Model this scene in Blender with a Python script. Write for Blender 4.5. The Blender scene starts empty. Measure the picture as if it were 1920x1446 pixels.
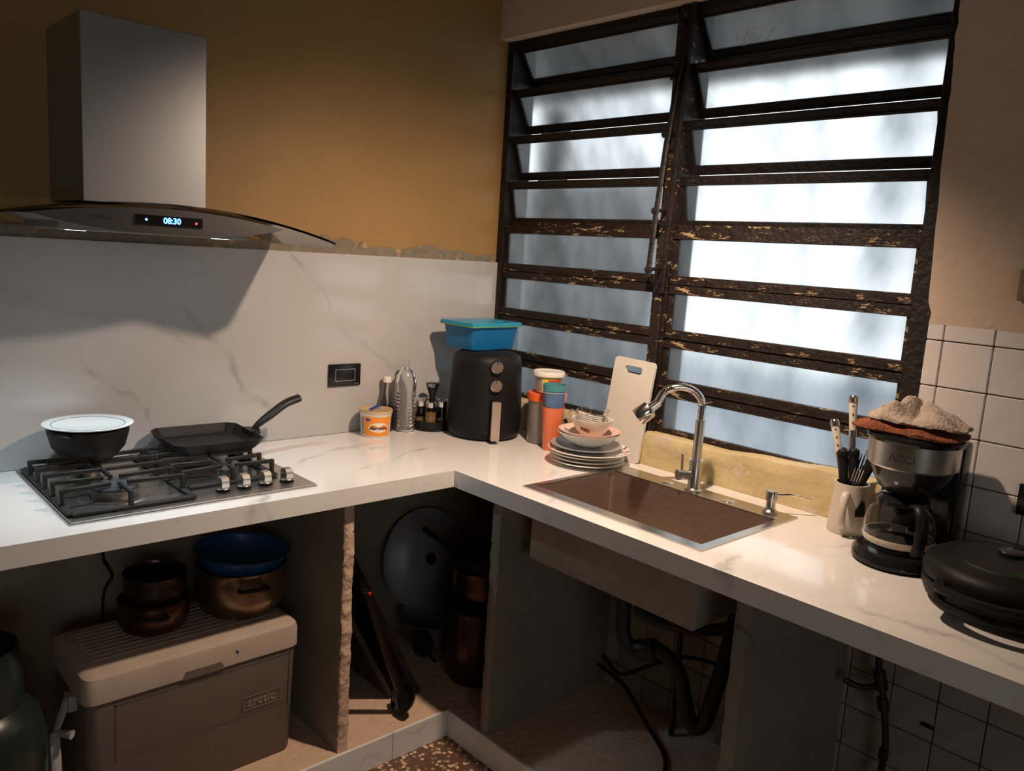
import bpy, bmesh, math, random
from mathutils import Vector, Matrix, noise
random.seed(7)
S = bpy.context.scene
COL = S.collection
PI = math.pi

# ------------------------------------------------------------------ camera
CZ = 0.88                                   # counter top height
cam = bpy.data.cameras.new('camera')
cam.sensor_fit = 'HORIZONTAL'; cam.sensor_width = 36.0
cam.lens = 1526.02 / 1920 * 36.0
cam.clip_start = 0.05
camo = bpy.data.objects.new('camera', cam); COL.objects.link(camo)
_r = ((0.73571118, -0.67434833, 0.06311414), (-0.06177454, -0.15960766, -0.98524581), (0.67447236, 0.72095751, -0.1590827))
camo.matrix_world = Matrix(((_r[0][0], -_r[1][0], -_r[2][0], -2.067),
                            (_r[0][1], -_r[1][1], -_r[2][1], -2.391),
                            (_r[0][2], -_r[1][2], -_r[2][2], CZ + 0.641),
                            (0, 0, 0, 1)))
S.camera = camo

# ------------------------------------------------------------------ world, lights, exposure
S.view_settings.view_transform = 'Standard'; S.view_settings.look = 'None'
S.view_settings.gamma = 1.0; S.view_settings.exposure = 0.0
S.view_settings.use_curve_mapping = False
S.cycles.use_denoising = True
S.cycles.max_bounces = 8; S.cycles.diffuse_bounces = 4; S.cycles.transparent_max_bounces = 8; S.cycles.adaptive_threshold = 0.05; S.cycles.sample_clamp_indirect = 4.0
W = bpy.data.worlds.new('overcast'); S.world = W; W.use_nodes = True
W.node_tree.nodes['Background'].inputs[0].default_value = (0.90, 0.96, 1.0, 1)
W.node_tree.nodes['Background'].inputs[1].default_value = 1.9

def light(name, kind, loc, energy, color, size=0.05, target=None, spot=None, blend=0.5):
    l = bpy.data.lights.new(name, kind); l.energy = energy; l.color = color
    if kind == 'AREA': l.size = size
    else: l.shadow_soft_size = size
    o = bpy.data.objects.new(name, l); COL.objects.link(o); o.location = loc
    if spot: l.spot_size = math.radians(spot); l.spot_blend = blend
    if target: o.rotation_euler = (Vector(target) - Vector(loc)).to_track_quat('-Z', 'Y').to_euler()
    return o
# warm ceiling lamp over the sink run
light('ceiling_lamp', 'SPOT', (-0.60, -1.20, CZ + 1.18), 86, (1.0, 0.745, 0.56), 0.028, (-0.45, -0.80, CZ), 154, 1.0)
def portal(name, loc, rot, sx, sy):
    # guides daylight sampling through the added rear opening; emits nothing itself
    l = bpy.data.lights.new(name, 'AREA'); l.shape = 'RECTANGLE'; l.size = sx; l.size_y = sy; l.cycles.is_portal = True
    o = bpy.data.objects.new(name, l); COL.objects.link(o); o.location = loc; o.rotation_euler = rot
portal('fill_opening_portal', (-3.0, -4.9, 1.40), (PI/2, 0, PI), 1.7, 1.3)

# ------------------------------------------------------------------ helpers
MATS = {}
def nodes_of(m):
    m.use_nodes = True
    nt = m.node_tree
    return nt, nt.nodes, nt.links, nt.nodes['Principled BSDF']
def mat(name, col, rough=0.5, metal=0.0, var=0.0, vscale=6.0, col2=None, bump=0.0, bscale=60.0, spec=0.5, trans=0.0, ior=1.45, alpha=1.0, coat=0.0, emit=None, estr=0.0, stretch=(1,1,1), contrast=(0.35,0.65), sub=0.0):
    if name in MATS: return MATS[name]
    m = bpy.data.materials.new(name); MATS[name] = m
    nt, N, L, P = nodes_of(m)
    P.inputs['Base Color'].default_value = (*col, 1); P.inputs['Roughness'].default_value = rough
    P.inputs['Metallic'].default_value = metal; P.inputs['Specular IOR Level'].default_value = spec
    P.inputs['Transmission Weight'].default_value = trans; P.inputs['IOR'].default_value = ior
    P.inputs['Alpha'].default_value = alpha; P.inputs['Coat Weight'].default_value = coat
    P.inputs['Subsurface Weight'].default_value = sub
    if emit: P.inputs['Emission Color'].default_value = (*emit, 1); P.inputs['Emission Strength'].default_value = estr
    if var > 0 or col2 is not None or bump > 0:
        tc = N.new('ShaderNodeTexCoord'); mp = N.new('ShaderNodeMapping'); mp.inputs['Scale'].default_value = stretch
        L.new(tc.outputs['Object'], mp.inputs['Vector'])
    if var > 0 or col2 is not None:
        n = N.new('ShaderNodeTexNoise'); n.inputs['Scale'].default_value = vscale; n.inputs['Detail'].default_value = 8; n.inputs['Roughness'].default_value = 0.62
        L.new(mp.outputs[0], n.inputs['Vector'])
        r = N.new('ShaderNodeValToRGB'); e = r.color_ramp.elements
        e[0].position, e[1].position = contrast
        c2 = col2 if col2 is not None else tuple(c * (1 - var) for c in col)
        e[0].color = (*c2, 1); e[1].color = (*col, 1)
        L.new(n.outputs['Fac'], r.inputs[0]); L.new(r.outputs[0], P.inputs['Base Color'])
    if bump > 0:
        n2 = N.new('ShaderNodeTexNoise'); n2.inputs['Scale'].default_value = bscale; n2.inputs['Detail'].default_value = 6
        L.new(mp.outputs[0], n2.inputs['Vector'])
        b = N.new('ShaderNodeBump'); b.inputs['Strength'].default_value = bump; b.inputs['Distance'].default_value = 0.01
        L.new(n2.outputs['Fac'], b.inputs['Height']); L.new(b.outputs[0], P.inputs['Normal'])
    return m

class MB:
    """collects geometry for one mesh object"""
    def __init__(s): s.bm = bmesh.new()
    def _new(s, verts, faces, M=None):
        vs = [s.bm.verts.new(M @ Vector(v) if M else v) for v in verts]
        out = []
        for f in faces:
            try: out.append(s.bm.faces.new([vs[i] for i in f]))
            except ValueError: pass
        return vs, out
    def box(s, x0, x1, y0, y1, z0, z1, bev=0.0, seg=2, M=None):
        v = [(x0,y0,z0),(x1,y0,z0),(x1,y1,z0),(x0,y1,z0),(x0,y0,z1),(x1,y0,z1),(x1,y1,z1),(x0,y1,z1)]
        f = [(0,3,2,1),(4,5,6,7),(0,1,5,4),(1,2,6,5),(2,3,7,6),(3,0,4,7)]
        vs, fs = s._new(v, f, M)
        if bev > 0:
            ed = list({e for fa in fs for e in fa.edges})
            bmesh.ops.bevel(s.bm, geom=ed, offset=bev, segments=seg, profile=0.5, affect='EDGES')
        return s
    def cbox(s, c, size, bev=0.0, seg=2, rot=None):
        M = Matrix.Translation(c) @ (rot if rot else Matrix())
        h = [a / 2 for a in size]
        return s.box(-h[0], h[0], -h[1], h[1], -h[2], h[2], bev, seg, M)
    def lathe(s, prof, c=(0,0,0), seg=40, M=None, a0=0.0, a1=2*PI, sx=1.0, sy=1.0):
        full = abs(a1 - a0 - 2*PI) < 1e-6
        n = seg if full else seg + 1
        T = Matrix.Translation(c) @ (M if M else Matrix())
        rings = []
        for (r, z) in prof:
            if r < 1e-6: rings.append([s.bm.verts.new(T @ Vector((0,0,z)))])
            else: rings.append([s.bm.verts.new(T @ Vector((r*sx*math.cos(a0+(a1-a0)*i/seg), r*sy*math.sin(a0+(a1-a0)*i/seg), z))) for i in range(n)])
        for a, b in zip(rings, rings[1:]):
            m = seg if full else seg
            for i in range(m):
                j = (i + 1) % n if full else i + 1
                if len(a) == 1 and len(b) == 1: continue
                if len(a) == 1: q = [a[0], b[j], b[i]]
                elif len(b) == 1: q = [a[i], a[j], b[0]]
                else: q = [a[i], a[j], b[j], b[i]]
                try: s.bm.faces.new(q)
                except ValueError: pass
        return s
    def tube(s, pts, rad, seg=10, cap=True, flat=None):
        pts = [Vector(p) for p in pts]; n = len(pts)
        rad = [rad]*n if not isinstance(rad, (list, tuple)) else rad
        up = None; rings = []
        for i, p in enumerate(pts):
            t = (pts[min(i+1, n-1)] - pts[max(i-1, 0)]).normalized()
            if up is None:
                up = Vector((0,0,1)) if abs(t.z) < 0.9 else Vector((1,0,0))
            x = up.cross(t).normalized(); y = t.cross(x).normalized(); up = y
            fx, fy = flat if flat else (1, 1)
            rings.append([s.bm.verts.new(p + (x*math.cos(2*PI*k/seg)*fx + y*math.sin(2*PI*k/seg)*fy)*rad[i]) for k in range(seg)])
        for a, b in zip(rings, rings[1:]):
            for k in range(seg):
                s.bm.faces.new([a[k], a[(k+1)%seg], b[(k+1)%seg], b[k]])
        if cap:
            s.bm.faces.new(rings[0][::-1]); s.bm.faces.new(rings[-1])
        return s
    def prism(s, poly, a, b, plane='xy', M=None):
        def P(u, v, w): return {'xy': (u, v, w), 'xz': (u, w, v), 'yz': (w, u, v)}[plane]
        n = len(poly)
        v = [P(*p, a) for p in poly] + [P(*p, b) for p in poly]
        f = [tuple(range(n))[::-1], tuple(range(n, 2*n))] + [(i, (i+1)%n, n+(i+1)%n, n+i) for i in range(n)]
        s._new(v, f, M); return s
    def cells(s, xs, ys, keep, z0, z1):
        """slab made of grid cells; keep(i,j) says which cells are solid"""
        top, bot = {}, {}
        def v(d, i, j, z):
            if (i, j) not in d: d[(i, j)] = s.bm.verts.new((xs[i], ys[j], z))
            return d[(i, j)]
        K = lambda i, j: 0 <= i < len(xs)-1 and 0 <= j < len(ys)-1 and keep(i, j)
        for i in range(len(xs)-1):
            for j in range(len(ys)-1):
                if not K(i, j): continue
                s.bm.faces.new([v(top,i,j,z1), v(top,i+1,j,z1), v(top,i+1,j+1,z1), v(top,i,j+1,z1)])
                s.bm.faces.new([v(bot,i,j+1,z0), v(bot,i+1,j+1,z0), v(bot,i+1,j,z0), v(bot,i,j,z0)])
                for (di, dj, p, q) in ((0,-1,(i,j),(i+1,j)), (1,0,(i+1,j),(i+1,j+1)), (0,1,(i+1,j+1),(i,j+1)), (-1,0,(i,j+1),(i,j))):
                    if not K(i+di, j+dj):
                        s.bm.faces.new([v(bot,*p,z0), v(bot,*q,z0), v(top,*q,z1), v(top,*p,z1)])
        return s
    def move(s, fn):
        for v in s.bm.verts: v.co = Vector(fn(v.co))
        return s
    def build(s, name, m, parent=None, smooth=40, loc=None, rot=None):
        bmesh.ops.recalc_face_normals(s.bm, faces=s.bm.faces)
        me = bpy.data.meshes.new(name); s.bm.to_mesh(me); s.bm.free()
        if smooth:
            for p in me.polygons: p.use_smooth = True
            me.set_sharp_from_angle(angle=math.radians(smooth))
        me.materials.append(m)
        o = bpy.data.objects.new(name, me); COL.objects.link(o)
        if parent: o.parent = parent
        if loc: o.location = loc
        if rot: o.rotation_euler = rot
        return o

def tag(o, label=None, cat=None, group=None, kind=None):
    if label: o['label'] = label
    if cat: o['category'] = cat
    if group: o['group'] = group
    if kind: o['kind'] = kind
    return o
def thing(name, label, cat, loc=(0,0,0), rz=0.0, group=None, kind=None):
    o = bpy.data.objects.new(name, None); COL.objects.link(o); o.empty_display_size = 0.05
    o.location = loc; o.rotation_euler = (0, 0, rz)
    return tag(o, label, cat, group, kind)
def text_bm(txt, size, extr=0.0004, shear=0.0, bold=0.0):
    c = bpy.data.curves.new('t', 'FONT'); c.body = txt; c.size = size; c.extrude = extr
    c.align_x = 'CENTER'; c.align_y = 'CENTER'; c.shear = shear; c.offset = bold; c.resolution_u = 3
    o = bpy.data.objects.new('t', c); COL.objects.link(o)
    bpy.context.view_layer.update()
    me = bpy.data.meshes.new_from_object(o.evaluated_get(bpy.context.evaluated_depsgraph_get()))
    COL.objects.unlink(o); bpy.data.objects.remove(o); bpy.data.curves.remove(c)
    b = MB(); b.bm.from_mesh(me); bpy.data.meshes.remove(me)
    return b
def arc(c, r, a0, a1, n): return [(c[0]+r*math.cos(a0+(a1-a0)*i/n), c[1]+r*math.sin(a0+(a1-a0)*i/n)) for i in range(n+1)]
def rrect(x0, x1, y0, y1, r, n=5):
    return (arc((x1-r,y0+r), r, -PI/2, 0, n) + arc((x1-r,y1-r), r, 0, PI/2, n) + arc((x0+r,y1-r), r, PI/2, PI, n) + arc((x0+r,y0+r), r, PI, 1.5*PI, n))
def smooth_path(pts, n=8):
    """Catmull-Rom through pts"""
    P = [Vector(p) for p in pts]; P = [P[0]*2-P[1]] + P + [P[-1]*2-P[-2]]; out = []
    for i in range(1, len(P)-2):
        a, b, c, d = P[i-1:i+3]
        for k in range(n):
            t = k/n
            out.append(0.5*((2*b)+(c-a)*t+(2*a-5*b+4*c-d)*t*t+(3*b-a-3*c+d)*t**3))
    out.append(P[-2]); return out
def shell(prof_out, t):
    """closed bowl profile from an outer profile (bottom centre -> rim) of thickness t"""
    inn = [(max(r - t, 0.0) if r > 1e-6 else 0.0, z + t) if i < len(prof_out)-1 else (r - t, z) for i, (r, z) in enumerate(prof_out)]
    return prof_out + inn[::-1]

# ------------------------------------------------------------------ materials
def marble(name, veins, faint=0.55, base=(0.80, 0.78, 0.75)):
    """polished white stone; veins: (axis u, axis v, [(u0,v0,u1,v1,width,strength)...])"""
    m = bpy.data.materials.new(name); MATS[name] = m
    nt, N, L, P = nodes_of(m)
    P.inputs['Roughness'].default_value = 0.10; P.inputs['Specular IOR Level'].default_value = 0.5
    geo = N.new('ShaderNodeNewGeometry'); sep = N.new('ShaderNodeSeparateXYZ')
    nz = N.new('ShaderNodeTexNoise'); nz.inputs['Scale'].default_value = 5.5; nz.inputs['Detail'].default_value = 6; nz.inputs['Roughness'].default_value = 0.6
    L.new(geo.outputs['Position'], nz.inputs['Vector'])
    sub = N.new('ShaderNodeVectorMath'); sub.operation = 'SUBTRACT'; sub.inputs[1].default_value = (0.5, 0.5, 0.5)
    L.new(nz.outputs['Color'], sub.inputs[0])
    sc = N.new('ShaderNodeVectorMath'); sc.operation = 'SCALE'; sc.inputs['Scale'].default_value = 0.17
    L.new(sub.outputs[0], sc.inputs[0])
    add = N.new('ShaderNodeVectorMath'); add.operation = 'ADD'
    L.new(geo.outputs['Position'], add.inputs[0]); L.new(sc.outputs[0], add.inputs[1])
    L.new(add.outputs[0], sep.inputs[0])
    nb = N.new('ShaderNodeTexNoise'); nb.inputs['Scale'].default_value = 14; nb.inputs['Detail'].default_value = 5
    L.new(geo.outputs['Position'], nb.inputs['Vector'])
    def mth(op, a, b=None, c=None, clamp=False):
        n = N.new('ShaderNodeMath'); n.operation = op; n.use_clamp = clamp
        for i, x in enumerate((a, b, c)):
            if x is None: continue
            if isinstance(x, (int, float)): n.inputs[i].default_value = x
            else: L.new(x, n.inputs[i])
        return n.outputs[0]
    brk = mth('MULTIPLY_ADD', nb.outputs['Fac'], 2.6, -0.75, True)
    total = None
    au, av, lst = veins
    for (u0, v0, u1, v1, w, st) in lst:
        du, dv = u1-u0, v1-v0; ln = math.hypot(du, dv); du /= ln; dv /= ln
        U = mth('SUBTRACT', sep.outputs[au], u0); V = mth('SUBTRACT', sep.outputs[av], v0)
        t = mth('ADD', mth('MULTIPLY', U, du), mth('MULTIPLY', V, dv))
        d = mth('ABSOLUTE', mth('SUBTRACT', mth('MULTIPLY', U, -dv), mth('MULTIPLY', V, -du)))
        f = mth('SUBTRACT', 1.0, mth('DIVIDE', d, w), None, True)
        e0 = mth('DIVIDE', mth('ADD', t, 0.02), 0.05, None, True)
        e1 = mth('DIVIDE', mth('SUBTRACT', ln + 0.02, t), 0.05, None, True)
        g = mth('MULTIPLY', mth('MULTIPLY', f, st), mth('MULTIPLY', e0, e1))
        g = mth('MULTIPLY', g, brk)
        total = g if total is None else mth('MAXIMUM', total, g)
    # overall faint clouding and thin hairlines
    n2 = N.new('ShaderNodeTexNoise'); n2.inputs['Scale'].default_value = 2.3; n2.inputs['Detail'].default_value = 7; n2.inputs['Distortion'].default_value = 0.8
    mp = N.new('ShaderNodeMapping'); mp.inputs['Rotation'].default_value = (0.4, 0.5, 0.7); mp.inputs['Scale'].default_value = (1, 2.6, 1.6)
    L.new(geo.outputs['Position'], mp.inputs['Vector']); L.new(mp.outputs[0], n2.inputs['Vector'])
    h = mth('ABSOLUTE', mth('SUBTRACT', n2.outputs['Fac'], 0.5))
    h = mth('MULTIPLY', mth('SUBTRACT', 1.0, mth('DIVIDE', h, 0.018), None, True), 0.22 * faint)
    total = mth('MAXIMUM', total, mth('MULTIPLY', h, brk))
    mix = N.new('ShaderNodeMix'); mix.data_type = 'RGBA'
    mix.inputs['A'].default_value = (*base, 1); mix.inputs['B'].default_value = (0.30, 0.28, 0.27, 1)
    L.new(total, mix.inputs['Factor']); L.new(mix.outputs['Result'], P.inputs['Base Color'])
    return m

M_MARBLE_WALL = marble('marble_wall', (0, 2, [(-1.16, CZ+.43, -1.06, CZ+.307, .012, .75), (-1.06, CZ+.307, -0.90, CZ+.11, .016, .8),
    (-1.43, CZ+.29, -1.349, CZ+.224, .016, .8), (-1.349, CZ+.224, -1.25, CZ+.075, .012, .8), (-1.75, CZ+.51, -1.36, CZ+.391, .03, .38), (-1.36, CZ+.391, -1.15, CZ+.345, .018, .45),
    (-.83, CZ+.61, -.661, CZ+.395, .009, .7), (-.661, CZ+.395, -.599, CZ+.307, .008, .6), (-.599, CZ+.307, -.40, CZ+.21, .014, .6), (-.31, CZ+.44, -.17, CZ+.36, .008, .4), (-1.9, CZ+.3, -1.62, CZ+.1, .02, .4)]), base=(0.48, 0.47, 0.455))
M_MARBLE_TOP = marble('marble_top', (0, 1, [(-.62, -.16, -.95, -.30, .012, .6), (-.48, -.33, -.82, -.42, .012, .5), (-.30, -.72, -.42, -.80, .016, .5), (-.50, -1.75, -.54, -2.3, .016, .7),
    (-.13, -1.6, -.30, -1.5, .012, .4), (-1.15, -.50, -1.25, -.60, .02, .8), (-.50, -.90, -.62, -1.02, .02, .6), (-.45, -1.45, -.62, -1.52, .02, .6), (-1.75, -.3, -2.1, -.5, .02, .6)]))

def plaster(name, col, dark, patch=None, patchcol=(0.3,0.25,0.2), scale=3.0, bump=0.25, rough=0.75):
    m = mat(name, col, rough, 0, var=0.1, vscale=scale, col2=dark, bump=bump, bscale=38, contrast=(0.3, 0.7))
    if patch:
        nt, N, L, P = nodes_of(m)
        src = P.inputs['Base Color'].links[0].from_socket
        tc = N.new('ShaderNodeTexCoord'); n = N.new('ShaderNodeTexNoise'); n.inputs['Scale'].default_value = patch[0]; n.inputs['Detail'].default_value = 9; n.inputs['Roughness'].default_value = 0.65
        L.new(tc.outputs['Object'], n.inputs['Vector'])
        r = N.new('ShaderNodeValToRGB'); r.color_ramp.elements[0].position = patch[1]; r.color_ramp.elements[1].position = patch[1]+0.03
        L.new(n.outputs['Fac'], r.inputs[0])
        mx = N.new('ShaderNodeMix'); mx.data_type = 'RGBA'; mx.inputs['B'].default_value = (*patchcol, 1)
        L.new(r.outputs[0], mx.inputs['Factor']); L.new(src, mx.inputs['A']); L.new(mx.outputs['Result'], P.inputs['Base Color'])
    return m
M_YELLOW = plaster('mustard_wall_paint', (0.38, 0.225, 0.080), (0.31, 0.18, 0.058), (7, 0.66), (0.25, 0.16, 0.07), 2.0, 0.12, 0.6)
M_PINKWALL = plaster('bare_pinkish_plaster', (0.68, 0.54, 0.42), (0.58, 0.45, 0.34), (9, 0.67), (0.30, 0.17, 0.09), 2.6, 0.3)
M_SILL = plaster('peeling_yellow_sill', (0.64, 0.52, 0.29), (0.52, 0.40, 0.20), (14, 0.57), (0.60, 0.50, 0.37), 9, 0.45)
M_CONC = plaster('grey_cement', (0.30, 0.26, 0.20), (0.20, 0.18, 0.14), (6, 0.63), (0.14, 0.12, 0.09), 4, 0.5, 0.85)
M_CONC_LIT_EDGE = plaster('lit_broken_cement_edge', (0.72, 0.51, 0.37), (0.58, 0.40, 0.28), (30, 0.62), (0.20, 0.12, 0.08), 22, 1.0, 0.9)  # lamplight on the front edge put into a brighter cement colour
M_STEP = plaster('dusty_cement_step', (0.74, 0.52, 0.37), (0.62, 0.43, 0.30), (40, 0.66), (0.12, 0.07, 0.05), 9, 0.8, 0.9)
M_LOWWALL = plaster('rough_low_plaster', (0.36, 0.31, 0.21), (0.27, 0.22, 0.15), (5, 0.62), (0.20, 0.15, 0.10), 5, 0.4, 0.85)
M_MORTAR = plaster('grey_mortar', (0.27, 0.23, 0.17), (0.18, 0.14, 0.10), (18, 0.58), (0.42, 0.30, 0.16), 14, 0.9, 0.9)
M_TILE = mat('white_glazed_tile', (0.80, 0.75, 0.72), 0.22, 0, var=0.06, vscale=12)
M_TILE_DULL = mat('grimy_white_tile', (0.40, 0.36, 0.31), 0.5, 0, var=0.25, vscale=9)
M_GROUT = mat('brown_grout', (0.20, 0.14, 0.10), 0.9, 0, var=0.3, vscale=30)
M_CEIL = plaster('ceiling_paint', (0.42, 0.36, 0.28), (0.36, 0.30, 0.23))
M_OTHER = plaster('room_paint', (0.36, 0.28, 0.17), (0.30, 0.23, 0.13))

def rusty(name, base, patchcol, thresh):
    m = mat(name, base, 0.55, 0.0, var=0.4, vscale=14, col2=tuple(c*0.4 for c in base), bump=0.5, bscale=70)
    nt, N, L, P = nodes_of(m); src = P.inputs['Base Color'].links[0].from_socket
    tc = N.new('ShaderNodeTexCoord'); mp = N.new('ShaderNodeMapping'); mp.inputs['Scale'].default_value = (1, 0.40, 1.5)
    L.new(tc.outputs['Object'], mp.inputs['Vector'])
    n = N.new('ShaderNodeTexNoise'); n.inputs['Scale'].default_value = 34; n.inputs['Detail'].default_value = 10; n.inputs['Roughness'].default_value = 0.75
    L.new(mp.outputs[0], n.inputs['Vector'])
    r = N.new('ShaderNodeValToRGB'); r.color_ramp.elements[0].position = thresh; r.color_ramp.elements[1].position = thresh+0.02
    L.new(n.outputs['Fac'], r.inputs[0]); mx = N.new('ShaderNodeMix'); mx.data_type = 'RGBA'; mx.inputs['B'].default_value = (*patchcol, 1)
    L.new(r.outputs[0], mx.inputs['Factor']); L.new(src, mx.inputs['A']); L.new(mx.outputs['Result'], P.inputs['Base Color'])
    return m
M_FRAME = rusty('dark_window_steel', (0.013, 0.0085, 0.007), (0.16, 0.09, 0.05), 0.655)
M_FRAME_PEEL = rusty('peeling_window_steel', (0.021, 0.0115, 0.008), (0.40, 0.29, 0.16), 0.58)

def frosted(name):
    m = bpy.data.materials.new(name); MATS[name] = m; m.use_nodes = True
    nt = m.node_tree; N, L = nt.nodes, nt.links; N.clear()
    out = N.new('ShaderNodeOutputMaterial')
    rf = N.new('ShaderNodeBsdfRefraction'); rf.inputs['Roughness'].default_value = 0.32; rf.inputs['IOR'].default_value = 1.12
    tl = N.new('ShaderNodeBsdfTranslucent'); gl = N.new('ShaderNodeBsdfGlossy'); gl.inputs['Roughness'].default_value = 0.35; gl.inputs['Color'].default_value = (0.9,0.9,0.9,1)
    tc = N.new('ShaderNodeTexCoord'); mp = N.new('ShaderNodeMapping'); mp.inputs['Scale'].default_value = (1, 1.0, 0.6)
    L.new(tc.outputs['Object'], mp.inputs['Vector'])
    n = N.new('ShaderNodeTexNoise'); n.inputs['Scale'].default_value = 5; n.inputs['Detail'].default_value = 5
    L.new(mp.outputs[0], n.inputs['Vector'])
    r = N.new('ShaderNodeValToRGB'); e = r.color_ramp.elements; e[0].position = 0.32; e[1].position = 0.62
    e[0].color = (0.58, 0.60, 0.615, 1); e[1].color = (0.97, 0.98, 0.98, 1)
    L.new(n.outputs['Fac'], r.inputs[0])
    for s in (rf, tl): L.new(r.outputs[0], s.inputs['Color'])
    m1 = N.new('ShaderNodeMixShader'); m1.inputs[0].default_value = 0.12
    L.new(rf.outputs[0], m1.inputs[1]); L.new(tl.outputs[0], m1.inputs[2])
    m2 = N.new('ShaderNodeMixShader'); m2.inputs[0].default_value = 0.05
    L.new(m1.outputs[0], m2.inputs[1]); L.new(gl.outputs[0], m2.inputs[2]); L.new(m2.outputs[0], out.inputs[0])
    return m
M_FROST = frosted('frosted_window_glass')

M_STEEL = mat('brushed_steel', (0.62, 0.60, 0.57), 0.27, 1.0, var=0.12, vscale=25, stretch=(1, 8, 1))
M_SINK = mat('sink_steel', (0.52, 0.41, 0.34), 0.28, 0.82, var=0.15, vscale=18, stretch=(1, 1, 6))
M_CHROME = mat('chrome', (0.80, 0.77, 0.74), 0.17, 1.0)
M_HOODSTEEL = mat('hood_steel', (0.22, 0.215, 0.21), 0.34, 1.0)
M_CHIM = mat('hood_chimney_steel', (0.42, 0.43, 0.44), 0.42, 0.9)
M_BLACK = mat('black_plastic', (0.011, 0.010, 0.010), 0.42, spec=0.3)
M_BLACKGLOSS = mat('gloss_black', (0.012, 0.012, 0.013), 0.16)
M_IRON = mat('cast_iron', (0.018, 0.017, 0.016), 0.55, 0, var=0.5, vscale=40, bump=0.15, bscale=200)
M_NONSTICK = mat('worn_nonstick', (0.016, 0.013, 0.012), 0.55, 0, spec=0.3, var=0.5, vscale=18, bump=0.2, bscale=120)
M_TINT = mat('tinted_glass', (0.30, 0.30, 0.30), 0.03, 0, trans=1.0, ior=1.2)
M_CLEAR = mat('clear_glass', (0.97, 0.97, 0.97), 0.02, 0, trans=1.0, ior=1.30)
M_PET = mat('clear_pet', (0.97, 0.97, 0.97), 0.10, 0, trans=0.93, ior=1.38)
M_BROWNGLASS = mat('smoky_glass', (0.92, 0.87, 0.82), 0.05, 0, trans=1.0, ior=1.25)
M_WHITE = mat('white_china', (0.84, 0.82, 0.78), 0.16)
M_CREAM = mat('cream_plastic', (0.78, 0.74, 0.66), 0.4)
M_GREYPLATE = mat('grey_glazed_china', (0.30, 0.31, 0.32), 0.2)
M_PINK = mat('pink_glaze', (0.75, 0.50, 0.42), 0.2)

# ------------------------------------------------------------------ room shell
XW, YW = -4.3, -4.8                     # far walls of the kitchen
ZC = 2.95
STEP = CZ - 0.795
XF = 0.05                               # window plane
tag(MB().box(XW, 0.3, YW, 0.3, -0.1, 0.0).build('floor', None or mat('floor_tmp', (0.3,0.2,0.15)), smooth=0), kind='structure')
def terrazzo():
    m = bpy.data.materials.new('terrazzo'); nt, N, L, P = nodes_of(m)
    tc = N.new('ShaderNodeTexCoord'); v = N.new('ShaderNodeTexVoronoi'); v.inputs['Scale'].default_value = 70
    L.new(tc.outputs['Object'], v.inputs['Vector'])
    hs = N.new('ShaderNodeSeparateColor'); L.new(v.outputs['Color'], hs.inputs[0])
    r = N.new('ShaderNodeValToRGB'); e = r.color_ramp.elements; e[0].position = 0.18; e[0].color = (0.20, 0.10, 0.06, 1); e[1].position = 0.50; e[1].color = (0.74, 0.54, 0.40, 1)
    x = e.new(0.32); x.color = (0.42, 0.24, 0.15, 1)
    L.new(hs.outputs[0], r.inputs[0])
    d = N.new('ShaderNodeValToRGB'); d.color_ramp.elements[0].position = 0.36; d.color_ramp.elements[1].position = 0.46
    L.new(v.outputs['Distance'], d.inputs[0])
    mx = N.new('ShaderNodeMix'); mx.data_type = 'RGBA'; mx.inputs['B'].default_value = (0.14, 0.075, 0.045, 1)
    L.new(d.outputs[0], mx.inputs['Factor']); L.new(r.outputs[0], mx.inputs['A']); L.new(mx.outputs['Result'], P.inputs['Base Color'])
    P.inputs['Roughness'].default_value = 0.4
    return m
bpy.data.objects['floor'].data.materials[0] = terrazzo()
tag(MB().box(XW, 0.3, YW, 0.3, ZC, ZC+0.1).build('ceiling', M_CEIL, smooth=0), kind='structure')
tag(MB().box(XW, XF+0.006, 0.0, 0.15, 0, ZC).build('wall_left', M_YELLOW, smooth=0), kind='structure')
tag(MB().box(XW-0.15, XW, YW, 0.15, 0, ZC).build('wall_back', M_OTHER, smooth=0), kind='structure')
b = MB(); b.box(XW, -3.85, YW-0.15, YW, 0, ZC); b.box(-2.15, 0.15, YW-0.15, YW, 0, ZC); b.box(-3.85, -2.15, YW-0.15, YW, 2.05, ZC); b.box(-3.85, -2.15, YW-0.15, YW, 0, 0.75)   # unseen opening added behind the viewer to let in fill daylight
tag(b.build('wall_front', M_OTHER, smooth=0), kind='structure')
# unpainted plaster below the counter on the hood wall
tag(MB().box(XW, 0.0, -0.006, 0.0, STEP, CZ-0.05).build('wall_left_low_plaster', M_LOWWALL, smooth=0), 'rough unpainted low plaster under hood counter', kind='structure')

# window wall: solid right part, lintel, low part; opening y -1.622..0, z CZ+.09..CZ+1.425
WR = thing('wall_right', 'plastered window wall with white tile lower part', None, kind='structure')
OY, OZ0, OZ1 = -1.622, CZ+0.088, CZ+1.415
def ragged(y0, y1, z0, z1, n=60):
    """right plaster slab with a chipped edge towards the window"""
    pts = [(y0, z0), (y0, z1)]
    for k in range(n+1):
        z = z1 + (z0-z1)*k/n
        pts.append((y1 + max(0, 0.028*(z-CZ-0.58)/0.85) + 0.004*noise.noise(Vector((z*9, 1.3, 0))) + 0.004*noise.noise(Vector((z*40, 4, 0))) - (0.010 if z < CZ+0.575 else 0), z))
    return pts
MB().prism(ragged(YW, OY, CZ+0.540, ZC), 0.0, 0.034, 'yz').build('plaster', M_PINKWALL, WR, smooth=0)
MB().box(0.034, 0.13, YW, OY, CZ+0.545, ZC).build('core', M_GROUT, WR, smooth=0)
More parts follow.
